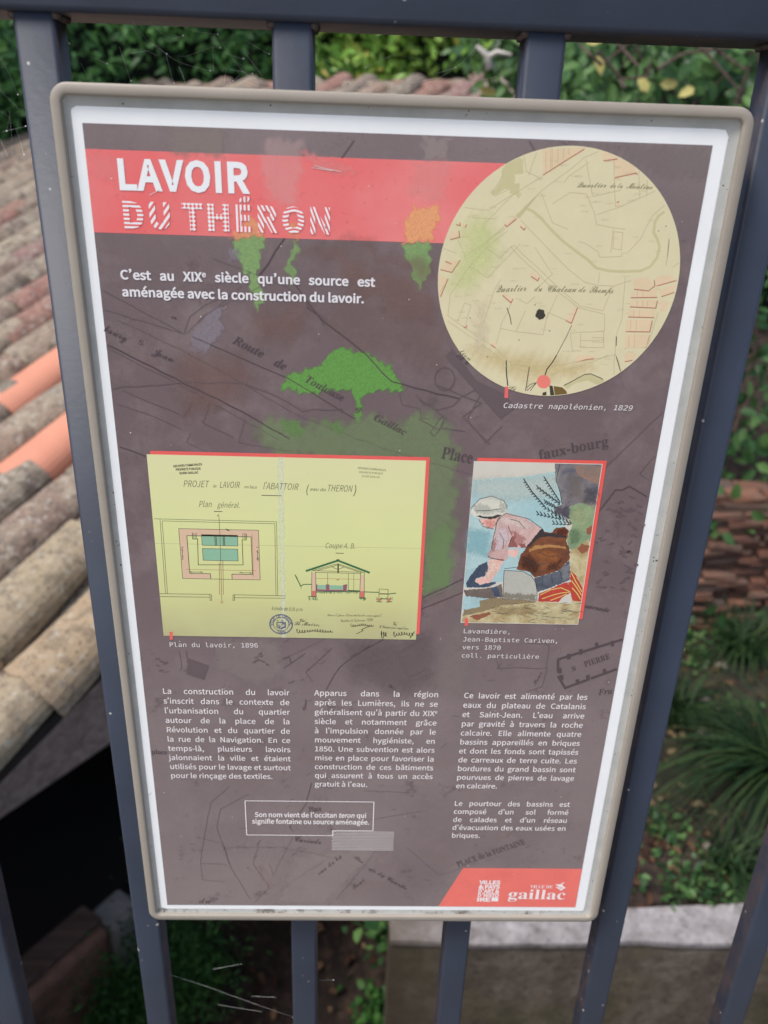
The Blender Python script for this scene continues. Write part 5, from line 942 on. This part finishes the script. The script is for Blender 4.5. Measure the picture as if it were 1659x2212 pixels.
# ================================================================== PLANTS AND GARDEN
def leaf_shape(L, W, fold=.25, curl=.2):
    return np.array([(0, 0, 0), (L * .3, W * .48, fold * W * .5), (L * .72, W * .36, fold * W * .35 - curl * L * .15), (L, 0, -curl * L * .35), (L * .72, -W * .36, fold * W * .35 - curl * L * .15), (L * .3, -W * .48, fold * W * .5), (L * .5, 0, -curl * L * .06)]), [(0, 6, 1), (1, 6, 2), (2, 6, 3), (3, 6, 4), (4, 6, 5), (5, 6, 0)]
def rot_rand(n, up=.4, face=None):
    """random frames whose normals lean up and outwards"""
    N = RNG.normal(0, 1, (n, 3)); N[:, 2] += up * 2
    if face is not None: N += np.array(face) * 1.1
    N /= np.linalg.norm(N, axis=1)[:, None]; T = RNG.normal(0, 1, (n, 3)); T[:, 2] -= .5; T -= (T * N).sum(1)[:, None] * N; T /= np.linalg.norm(T, axis=1)[:, None]; B_ = np.cross(N, T); return np.stack([T, B_, N], 2)
def leaves(P_, L, W, up=.4, face=None, fold=.25, var=.35):
    V0, F0_ = leaf_shape(1, W / L, fold); n = len(P_); R_ = rot_rand(n, up, face); S = L * (1 + RNG.uniform(-var, var, n)); V = np.einsum('nij,kj->nki', R_, V0) * S[:, None, None] + P_[:, None, :]
    V = V.reshape(-1, 3); Fa = (np.array(F0_)[None] + (np.arange(n) * len(V0))[:, None, None]).reshape(-1, 3); return V, Fa
def npmesh(name, V, Fa, smooth=True):
    me = bpy.data.meshes.new(name); me.vertices.add(len(V)); me.vertices.foreach_set('co', V.astype(np.float32).ravel()); me.loops.add(Fa.size); me.loops.foreach_set('vertex_index', Fa.ravel().astype(np.int32)); me.polygons.add(len(Fa)); me.polygons.foreach_set('loop_start', (np.arange(len(Fa)) * 3).astype(np.int32)); me.update(calc_edges=True)
    me.polygons.foreach_set('use_smooth', [smooth] * len(Fa)); return me
def blob_points(n, c, r, clumps=26, cr=.35):
    """points clustered on clumps near the surface of a box-ish volume"""
    c = np.array(c); r = np.array(r); cc = RNG.uniform(-1, 1, (clumps, 3)); cc[:, 1] = -abs(cc[:, 1]) * .7 - .1 + RNG.uniform(-.2, .3, clumps); idx = RNG.integers(0, clumps, n); d = RNG.normal(0, 1, (n, 3)); d /= np.linalg.norm(d, axis=1)[:, None]; d *= (RNG.uniform(.3, 1, n) ** .5)[:, None]
    return c + cc[idx] * r + d * cr * np.array([1, .8, .9])
ML_DARK = leaf_mat('dark_hedge_leaf', (.022, .075, .024), (.055, .165, .048), (.11, .27, .07), .42)
ML_BRIGHT = leaf_mat('sunny_hedge_leaf', (.07, .17, .03), (.17, .36, .06), (.38, .58, .14), .3, (.55, .48, .12))
ML_SHRUB = leaf_mat('mixed_shrub_leaf', (.016, .05, .018), (.045, .12, .04), (.12, .23, .07), .36)
ML_GRASS = leaf_mat('grass_blade', (.007, .021, .008), (.016, .043, .014), (.045, .085, .025), .5)
ML_FERN = leaf_mat('fern_frond', (.016, .06, .014), (.035, .12, .026), (.08, .20, .045), .5)
M_BARK = simple('twig_bark', albedo=(.10, .07, .06), rough=.9, nscale=30, var=.4)
M_DEAD = simple('bleached_wood', albedo=(.5, .48, .44), rough=.8, nscale=20, var=.2)
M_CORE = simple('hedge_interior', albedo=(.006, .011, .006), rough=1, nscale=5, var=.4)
def hedge(name, label, c, r, n, L, mat, cl, cr, rz=0, core=True, group=None):
    h = empty(name, (c[0], c[1], -1.9), label=label, cat='hedge'); P_ = blob_points(n, (0, 0, 0), r, cl, cr); cs, sn_ = math.cos(rz), math.sin(rz)
    P_ = np.stack([P_[:, 0] * cs - P_[:, 1] * sn_ + c[0], P_[:, 0] * sn_ + P_[:, 1] * cs + c[1], P_[:, 2] + c[2]], 1)
    V, Fa = leaves(P_, L, L * .42, .25, (.2, -1, .3)); link('foliage', npmesh('foliage', V, Fa), mat, h, kind='stuff')
    b = MB()
    for i in range(9):
        x = c[0] + (i / 8 - .5) * 1.7 * r[0] * cs; y = c[1] + (i / 8 - .5) * 1.7 * r[0] * sn_ ; b.tube([(x, y, -2.0), (x + random.uniform(-.1, .1), y - .1, c[2] - r[2] * .3), (x + random.uniform(-.3, .3), y - random.uniform(0, .2), c[2] + r[2] * .8)], .035, 6, .008)
    b.build('stems', M_BARK, h)
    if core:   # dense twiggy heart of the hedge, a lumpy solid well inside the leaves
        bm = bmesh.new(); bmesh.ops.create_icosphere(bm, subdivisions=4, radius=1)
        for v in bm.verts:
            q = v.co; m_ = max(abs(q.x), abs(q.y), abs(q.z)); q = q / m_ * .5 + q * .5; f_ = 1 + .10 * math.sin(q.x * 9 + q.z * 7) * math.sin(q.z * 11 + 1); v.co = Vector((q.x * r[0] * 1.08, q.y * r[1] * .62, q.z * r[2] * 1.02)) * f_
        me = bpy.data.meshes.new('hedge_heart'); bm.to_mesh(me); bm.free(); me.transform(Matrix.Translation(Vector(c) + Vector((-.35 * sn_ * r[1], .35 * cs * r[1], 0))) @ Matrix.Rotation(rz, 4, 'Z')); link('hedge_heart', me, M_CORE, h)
    return h
hedge('evergreen_hedge', 'dark evergreen hedge behind the washhouse roof, top left of the photo', (-2.5, 6.0, .1), (2.9, .6, 2.2), 17000, .085, ML_DARK, 90, .42, math.radians(50))
hedge('sunlit_hedge', 'bright yellow-green leafy hedge behind the roof ridge between the second and third bars', (.75, 8.2, .9), (2.2, .5, 1.9), 15000, .11, ML_BRIGHT, 70, .45)
hedge('background_thicket', 'deep green thicket closing the garden far right behind the brick wall', (4.6, 7.2, .6), (3.2, .6, 2.2), 12000, .12, ML_DARK, 70, .5)
hedge('boundary_hedge', 'dark boundary hedge beyond the far left eave of the washhouse', (-7.6, 4.0, .6), (2.8, .6, 2.4), 9000, .12, ML_DARK, 60, .5, math.radians(75))

# near shrub with separate broad leaves
SH = empty('broadleaf_shrub', (1.6, 3.05, TZ), label='twiggy broadleaf shrub with a few yellow leaves above the old brick wall', cat='shrub')
P_ = blob_points(3600, (1.75, 3.35, .05), (1.15, .35, 1.15), 60, .28); V, Fa = leaves(P_, .066, .038, .3, (.1, -1, .3)); link('foliage', npmesh('foliage', V, Fa), ML_SHRUB, SH, kind='stuff')
P_ = blob_points(2600, (1.15, 3.9, .75), (.55, .3, .35), 26, .25); V, Fa = leaves(P_, .066, .038, .3, (.1, -1, .3)); link('foliage', npmesh('foliage', V, Fa), ML_SHRUB, SH, kind='stuff')
b = MB()
for (x0, y0, x1, y1) in ((1420, 150, 1590, 100), (1450, 95, 1300, 140), (1300, 140, 1250, 95), (1500, 90, 1600, 200), (1330, 90, 1370, 190), (1290, 110, 1400, 165), (1440, 60, 1560, 110), (1540, 100, 1610, 150), (1350, 190, 1300, 120)):
    a_ = at(x0, y0, Y=2.66); b__ = at(x1, y1, Y=2.68 + random.uniform(-.04, .04)); m_ = (a_ + b__) / 2 + RNG.normal(0, .02, 3); b.tube([tuple(a_), tuple(m_), tuple(b__)], .0065, 5, .0035)
for i in range(12):
    x = random.uniform(.9, 2.7); b.tube([(x, 3.1, TZ), (x + random.uniform(-.2, .2), 3.05, -.4), (x + random.uniform(-.3, .3), 3.0, .5), (x + random.uniform(-.4, .4), 2.95, 1.1)], .016, 6, .004)
b.build('branches', M_BARK, SH)
lf = [npmesh('leaf', *(lambda q: (q[0] * s_, np.array(q[1])))(leaf_shape(1, .56, .3, f_))) for s_, f_ in ((.066, .2), (.078, .5), (.055, .1))]
for m_ in lf: m_.materials.append(ML_SHRUB)
ylf = lf[0].copy(); ylf.materials.clear(); ylf.materials.append(simple('yellowed_leaf', albedo=(.42, .38, .13), rough=.5, nscale=30))
def put_leaf(p, me, parent, face=(0, -1, .45)):
    n_ = Vector(face) + Vector(RNG.normal(0, .42, 3)); o = bpy.data.objects.new('leaf', me); COL.objects.link(o); o.parent = parent; o.matrix_parent_inverse = Matrix.Translation(-Vector(parent.location)); q = n_.to_track_quat('Z', 'X').to_matrix().to_4x4() @ Matrix.Rotation(random.uniform(0, 6.28), 4, 'Z'); o.matrix_basis = Matrix.Translation(Vector(p)) @ q; return o
cnt = 0
for q in range(170):
    px, py = random.uniform(1225, 1625), random.uniform(75, 235)
    put_leaf(at(px, py, Y=random.uniform(2.72, 3.05)), random.choice(lf), SH)
for q in range(110):
    py = random.uniform(420, 1120); put_leaf(at(random.uniform(1560, 1700), py, Y=random.uniform(2.65, 2.95)), random.choice(lf), SH)
for px, py in ((1265, 92), (1290, 120), (1455, 80), (1400, 200), (1425, 182), (1500, 190), (1035, 190)): put_leaf(at(px, py, Y=2.7), ylf, SH)
DW = empty('dead_branch', tuple(at(1040, 150, Y=2.9)), label='pale bleached forked branch caught in the greenery between the second and third bars', cat='branch'); b = MB()
b.tube([at(1058, 150, Y=2.9), at(1050, 118, Y=2.9), at(1030, 100, Y=2.88)], .018, 7, .006); b.tube([at(1052, 125, Y=2.9), at(1075, 112, Y=2.9), at(1105, 118, Y=2.86)], .013, 6, .005); b.build('wood', M_DEAD, DW, True)

# old thin-brick wall, each brick its own piece
BW = empty('brick_wall', (2.2, 2.55, TZ), label='low weathered wall of thin orange bricks below the broadleaf shrub', cat='wall')
def brickmat():
    m, nt, bs = newmat('old_brick'); oi = nd(nt, 'ShaderNodeObjectInfo'); col = ramp(nt, oi.outputs['Random'], [(0, (.11, .05, .038)), (.35, (.19, .08, .05)), (.6, (.09, .06, .05)), (.8, (.23, .105, .065)), (1, (.13, .105, .09))])
    col = mixc(nt, ramp(nt, noise(nt, 26, 6, .7), [(.45, (0, 0, 0)), (.65, (.6,) * 3)]), col, (.10, .085, .07)); nt.links.new(col, bs.inputs['Base Color']); bs.inputs['Roughness'].default_value = .95; bump(nt, bs, noise(nt, 50, 6, .7), .8, .008); return m
M_BRICK = brickmat(); MB().box(.98, 4.2, 2.488, 2.72, TZ - .05, -.74).build('mortar_core', simple('earthy_mortar', albedo=(.085, .055, .042), rough=1, nscale=30, var=.3), BW)
bmv = []
for q in range(4):
    o = MB().box(-.066, .066, -.05, .05, -.0135, .0135).build('tmp', M_BRICK); bevel(o, .004, 1)
    for v in o.data.vertices: v.co += Vector(RNG.normal(0, .0025, 3))
    bmv.append(o.data); bpy.data.objects.remove(o)
for r in range(18):
    for q in range(15):
        x = 1.12 + q * .140 + (.07 if r % 2 else 0) + random.uniform(-.012, .012); z = TZ + .02 + r * .0325
        o = bpy.data.objects.new('brick', bmv[(r * 5 + q * 3) % 4]); COL.objects.link(o); o.parent = BW; o.matrix_parent_inverse = Matrix.Translation(-Vector(BW.location)); o.location = (x + random.uniform(-.008, .008), 2.515 + random.uniform(-.022, .022), z + .012 * math.sin(x * 3) + random.uniform(-.003, .003)); o.rotation_euler = (random.uniform(-.04, .04), random.uniform(-.05, .05), random.uniform(-.04, .04))

for q in range(90):
    x = random.uniform(1.25, 2.6); put_leaf((x, random.uniform(2.38, 2.47), random.choice((random.uniform(TZ, TZ + .16), random.uniform(-.86, -.66)))), random.choice(lf), SH)
for q in range(15):
    for y_ in (2.56, 2.665):
        o = bpy.data.objects.new('brick', bmv[q % 4]); COL.objects.link(o); o.parent = BW; o.matrix_parent_inverse = Matrix.Translation(-Vector(BW.location)); o.location = (1.12 + q * .143 + random.uniform(-.01, .01) + (y_ > 2.6) * .07, y_ + random.uniform(-.008, .008), -.728 + random.uniform(-.004, .006)); o.rotation_euler = (random.uniform(-.05, .05), random.uniform(-.06, .06), random.uniform(-.12, .12))
# retaining wall
RW_ = empty('retaining_wall', (1.4, 1.02, -2.05), label='mossy concrete retaining wall with a pale weathered top, bottom right', cat='wall')
def concmat(name, a_, b__, c_, moss, endc=None):
    m, nt, bs = newmat(name); co = nd(nt, 'ShaderNodeTexCoord').outputs['Object']; col = ramp(nt, noise(nt, 14, 8, .7, co), [(.3, a_), (.5, b__), (.7, c_)])
    col = mixc(nt, ramp(nt, noise(nt, 55, 5, .7, co), [(.52, (0, 0, 0)), (.66, (.7,) * 3)]), col, tuple(np.array(a_) * .6)); col = mixc(nt, ramp(nt, noise(nt, 3.2, 5, .6, co), [(.45, (0, 0, 0)), (.62, (moss,) * 3)]), col, (.075, .08, .02))
    if endc:
        sx = nd(nt, 'ShaderNodeSeparateXYZ'); nt.links.new(co, sx.inputs[0]); ad = nd(nt, 'ShaderNodeMath', operation='MULTIPLY_ADD'); nt.links.new(noise(nt, 12, 5, .7, co), ad.inputs[0]); ad.inputs[1].default_value = .5; nt.links.new(sx.outputs[0], ad.inputs[2]); col = mixc(nt, ramp(nt, ad.outputs[0], [(.50, (.9,) * 3), (.78, (0, 0, 0))]), col, endc)
    nt.links.new(col, bs.inputs['Base Color']); bs.inputs['Roughness'].default_value = .95; bump(nt, bs, noise(nt, 40, 8, .7, co), .6, .008); return m
def wavywall(name, z0, z1, y0, y1, mat, amp):
    N = 60; V = []; Fc = []
    for i in range(N + 1):
        x = .235 + 2.6 * i / N; w_ = amp * (math.sin(x * 9) + math.sin(x * 23 + 1) * .5 + random.uniform(-.4, .4)); up = .03 * max(0, x - .98)
        V += [(x, y0 + w_, z0), (x, y1, z0), (x, y1 - w_ + up, z1 + up * .6), (x, y0 + w_ * 1.2, z1)]
    for i in range(N):
        a_ = i * 4
        for k_ in range(4): Fc.append((a_ + k_, a_ + (k_ + 1) % 4, a_ + 4 + (k_ + 1) % 4, a_ + 4 + k_))
    Fc += [(0, 3, 2, 1), (N * 4, N * 4 + 1, N * 4 + 2, N * 4 + 3)]
    return MB().add(V, Fc).build(name, mat, RW_)
wavywall('wall_body', -2.1, -1.315, .985, 1.085, concmat('stained_concrete', (.085, .068, .056), (.16, .13, .105), (.25, .21, .175), .55, (.07, .055, .035)), .004)
wavywall('coping', -1.315, -1.30, .980, 1.088, concmat('bleached_concrete_top', (.16, .145, .145), (.31, .29, .295), (.46, .44, .445), .12, (.13, .105, .085)), .004)

# grass tufts: arching blades rooted on the terrace
def tuft(label, root, n, L, spread, lean=(0, 0), wd=.0065):
    t = empty('grass_tuft', tuple(root), label=label, cat='grass tuft'); V = []; Fc = []
    for i in range(int(n * 1.7)):
        a_ = random.uniform(0, 6.28); l = L * random.uniform(.6, 1.1); ox, oy = random.gauss(0, .03), random.gauss(0, .03); dx, dy = math.cos(a_) * spread + lean[0], math.sin(a_) * spread + lean[1]; b0 = len(V); K = 6
        for k_ in range(K + 1):
            s_ = k_ / K; x = root[0] + ox + dx * l * s_ ** 1.2; y = root[1] + oy + dy * l * s_ ** 1.2; z = root[2] + l * (.95 * s_ - .85 * s_ ** 2.2 * min(1, math.hypot(dx, dy) * 1.3)); w_ = wd * (1 - s_ ** 2) * .5 + .0004; px, py = -math.sin(a_), math.cos(a_)
            V += [(x - px * w_, y - py * w_, z), (x, y, z - w_ * .5), (x + px * w_, y + py * w_, z)]
        for k_ in range(K): q = b0 + k_ * 3; Fc += [(q, q + 1, q + 4, q + 3), (q + 1, q + 2, q + 5, q + 4)]
    link('blades', mesh('blades', V, Fc, True), ML_GRASS, t, kind='stuff'); return t
gz = lambda x, y: TZ + .10 * max(0, y - 2.6)
for lab, px, py, n, L, lean in (('large arching dark grass tuft at the right edge behind the retaining wall', 1690, 1690, 170, .62, (-.45, -.15)), ('grass tuft beside the brick wall with upright blades', 1600, 1420, 120, .42, (-.1, -.2)), ('sparse grass tuft hanging over the pale coping', 1560, 1880, 45, .36, (.15, -.2)), ('grass tuft hidden partly by the fourth bar', 1450, 1560, 90, .42, (.25, -.1)), ('dense grass clump further left behind the panel', 1300, 1500, 80, .4, (.1, -.1))):
    tuft(lab, at(px, py, Z=TZ - .005), n, L, .55, lean)
def plant(name, label, cat, c, r, n, L, W, mat, zr=.5, stems=6):
    t = empty(name, (c[0], c[1], c[2]), label=label, cat=cat); P_ = np.array(c) + RNG.normal(0, 1, (n, 3)) * np.array([r, r, r * zr]) * .5; P_[:, 2] = np.maximum(P_[:, 2], c[2]) ; P_[:, 2] += r * zr * .3
    V, Fa = leaves(P_, L, W, .9); link('foliage', npmesh('foliage', V, Fa), mat, t, kind='stuff'); b = MB()
    for i in range(stems): d = RNG.normal(0, r * .4, 2); b.tube([(c[0], c[1], c[2] - .02), (c[0] + d[0] * .5, c[1] + d[1] * .5, c[2] + r * zr * .6), (c[0] + d[0], c[1] + d[1], c[2] + r * zr)], .004, 5, .0015)
    b.build('stems', simple('green_stem', albedo=(.04, .07, .02), rough=.8), t); return t
LG = -2.05
p_ = at(395, 2040, Z=-1.75); plant('fern', 'feathery green fern below the lower left corner of the panel', 'fern', (p_[0] - .02, p_[1], -2.0), .15, 3800, .020, .007, ML_FERN, 2.2)
p_ = at(290, 2140, Z=-1.85); plant('fern', 'low fern at the foot of the washhouse corner stone', 'fern', (p_[0] - .03, p_[1], -2.02), .13, 2800, .020, .007, ML_FERN, 1.6)
p_ = at(840, 2170, Z=-1.95); plant('ground_ivy', 'bright green seedling cluster on the dark soil beside the retaining wall', 'plant', (p_[0], p_[1], -2.03), .10, 300, .028, .022, ML_FERN, .7)
p_ = at(930, 2190, Z=-1.95); plant('ground_ivy', 'leafy weed with lime leaves at the foot of the retaining wall', 'plant', (p_[0] - .03, p_[1] - .04, -2.03), .09, 220, .030, .024, ML_FERN, .8)
p_ = at(858, 1995, Z=-1.4); plant('wall_plant', 'small green weed growing over the left end of the pale coping', 'plant', (p_[0], p_[1] + .02, -1.50), .09, 160, .035, .026, ML_SHRUB, 1.6)
for lab, px, py in (('small leafy weed just behind the coping', 1480, 1935), ('bright weed under the grass right of the fourth bar', 1420, 1800), ('dark weed beside the pale stones', 1600, 1560), ('weed touching the coping near the fifth bar', 1570, 1925), ('weed at the foot of the brick wall', 1500, 1420)):
    p_ = at(px, py, Z=TZ); plant('weed', lab, 'weed', tuple(p_), .11, 130, .024, .014, ML_SHRUB, .6)
M_STONE = simple('pale_pebble', albedo=(.30, .25, .22), rough=.9, nscale=30, var=.3)
for i, (px, py, r_, lab) in enumerate(((1525, 1515, .022, 'pale stone on the soil, uppermost of the loose cluster'), (1515, 1580, .018, 'pale stone on the soil, left of the lower pair'), (1535, 1590, .020, 'pale stone on the soil, right of the lower pair'), (1560, 1440, .024, 'rounded beige stone near the brick wall'), (1550, 1530, .018, 'small pinkish stone between the pale stones'), (1600, 1620, .02, 'grey stone half under the big grass tuft'), (1530, 1830, .016, 'single grey stone close to the coping'))):
    bm = bmesh.new(); bmesh.ops.create_icosphere(bm, subdivisions=2, radius=r_)
    for v in bm.verts: v.co *= 1 + random.uniform(-.15, .15); v.co.z *= .65
    me = bpy.data.meshes.new('stone'); bm.to_mesh(me); bm.free(); o = link('stone', me, M_STONE, None, label=lab, cat='stone', group='loose stones on the garden soil'); o.location = tuple(at(px, py, Z=TZ + .01))
def litter(name, label, x0, x1, y0, y1, z, n, L, mat):
    P_ = np.stack([RNG.uniform(x0, x1, n), RNG.uniform(y0, y1, n), np.full(n, z) + RNG.uniform(0, .02, n)], 1); V, Fa = leaves(P_, L, L * .6, 2.5, None, .5); return link(name, npmesh(name, V, Fa), mat, None, kind='stuff', label=label)
ML_LIT = leaf_mat('dead_leaf', (.035, .018, .012), (.09, .045, .028), (.20, .12, .07), .85, (.32, .24, .14))
V, Fa = leaves(gV, .022, .010, 1.5, None, .5); tag(link('roof_debris', npmesh('roof_debris', V, Fa), ML_LIT, WH), kind='stuff')
litter('leaf_litter', 'brown fallen leaves on the dark lower ground', -.6, .9, .55, 2.2, -2.03, 500, .032, ML_LIT); litter('leaf_litter', 'brown fallen leaves on the garden terrace', .3, 3.2, 1.09, 2.5, TZ, 1900, .034, ML_LIT)

# cobwebs: single strands slung between the bars
M_SILK = simple('spider_silk', albedo=(.75, .75, .72), rough=.4, nscale=10, var=.05)
zc = lambda x0, y0, s_: (lambda x, y: ((x0 + x / s_) * .540039, (y0 + y / s_) * .540039)); w3 = zc(200, 60, 1.659); w4 = zc(1200, 60, 1.659); w7 = zc(0, 3400, 1.08008); w1 = zc(0, 0, 1.58095)
def web(label, c, segs, Y, r=.000045):
    t = empty('cobweb', tuple(at(*c(*segs[0][0]), Y=Y)), label=label, cat='cobweb'); b = MB()
    for s_ in segs:
        pts = [at(*c(*p), Y=Y + random.uniform(-.004, .004)) for p in s_]; b.tube([tuple(p) for p in pts], r * random.uniform(.6, 1.2), 3)
        if random.random() < .5: p = Vector(pts[-1]); b.tube([p, p + Vector((.0006, 0, .0003))], .0003, 5)
    b.build('silk_strands', M_SILK, t, kind='stuff'); return t
web('cobweb between the first and second bars under the top rail', w3, [[(540, 35), (650, 178), (760, 250), (830, 300), (890, 325), (1060, 372)], [(660, 45), (730, 115), (815, 158), (880, 138)], [(890, 78), (965, 110), (1110, 130)], [(650, 178), (720, 210), (770, 260)], [(520, 255), (645, 237), (705, 268)], [(300, 285), (375, 325)], [(200, 315), (245, 395), (250, 425), (280, 445)], [(230, 205), (262, 235)], [(845, 270), (900, 275), (1070, 215), (1125, 218)], [(1140, 255), (1160, 240), (1180, 260), (1280, 292)], [(1210, 305), (1250, 318), (1278, 345), (1270, 372), (1340, 392)], [(1110, 120), (1160, 210), (1200, 270), (1290, 390), (1385, 460)], [(1170, 355), (1160, 410), (1155, 465)], [(855, 340), (885, 410), (895, 450)], [(770, 265), (800, 380), (820, 455)], [(1200, 365), (1280, 375), (1340, 415), (1445, 447)], [(1300, 260), (1410, 405)], [(1260, 400), (1210, 440)], [(460, 210), (500, 330), (535, 440)], [(1080, 205), (1085, 375)], [(95, 155), (125, 190)], [(1300, 170), (1450, 260)]], .028)
web('cobweb between the second and third bars over the roof ridge', w4, [[(800, 512), (930, 415), (1075, 320), (1200, 172)], [(900, 390), (1028, 350)], [(1270, 220), (1380, 125)], [(1085, 510), (1180, 435), (1330, 405)], [(110, 455), (220, 430)], [(310, 458), (460, 465), (535, 435)], [(375, 472), (460, 462)], [(685, 275), (830, 300)], [(235, 490), (310, 458)], [(520, 435), (570, 470)], [(640, 255), (430, 350)], [(500, 500), (740, 450), (900, 420)], [(300, 318), (328, 305)], [(865, 232), (890, 240)]], .030)
web('long cobweb strand below the panel between the lower bars', w7, [[(705, 530), (870, 582), (1110, 668), (1265, 722)], [(920, 515), (1045, 492)], [(940, 668), (1025, 682), (1130, 698)], [(700, 328), (745, 305)], [(1360, 380), (1398, 318)], [(1375, 563), (1440, 562)], [(1085, 632), (1190, 636)]], .022)
web('faint cobweb left of the first bar', w1, [[(0, 360), (60, 470), (110, 600)], [(0, 570), (120, 690)], [(10, 835), (160, 800)], [(0, 700), (60, 740), (40, 830)], [(100, 815), (130, 900), (150, 980)], [(0, 880), (50, 990)], [(60, 700), (75, 880), (80, 990)]], .026, .000035)
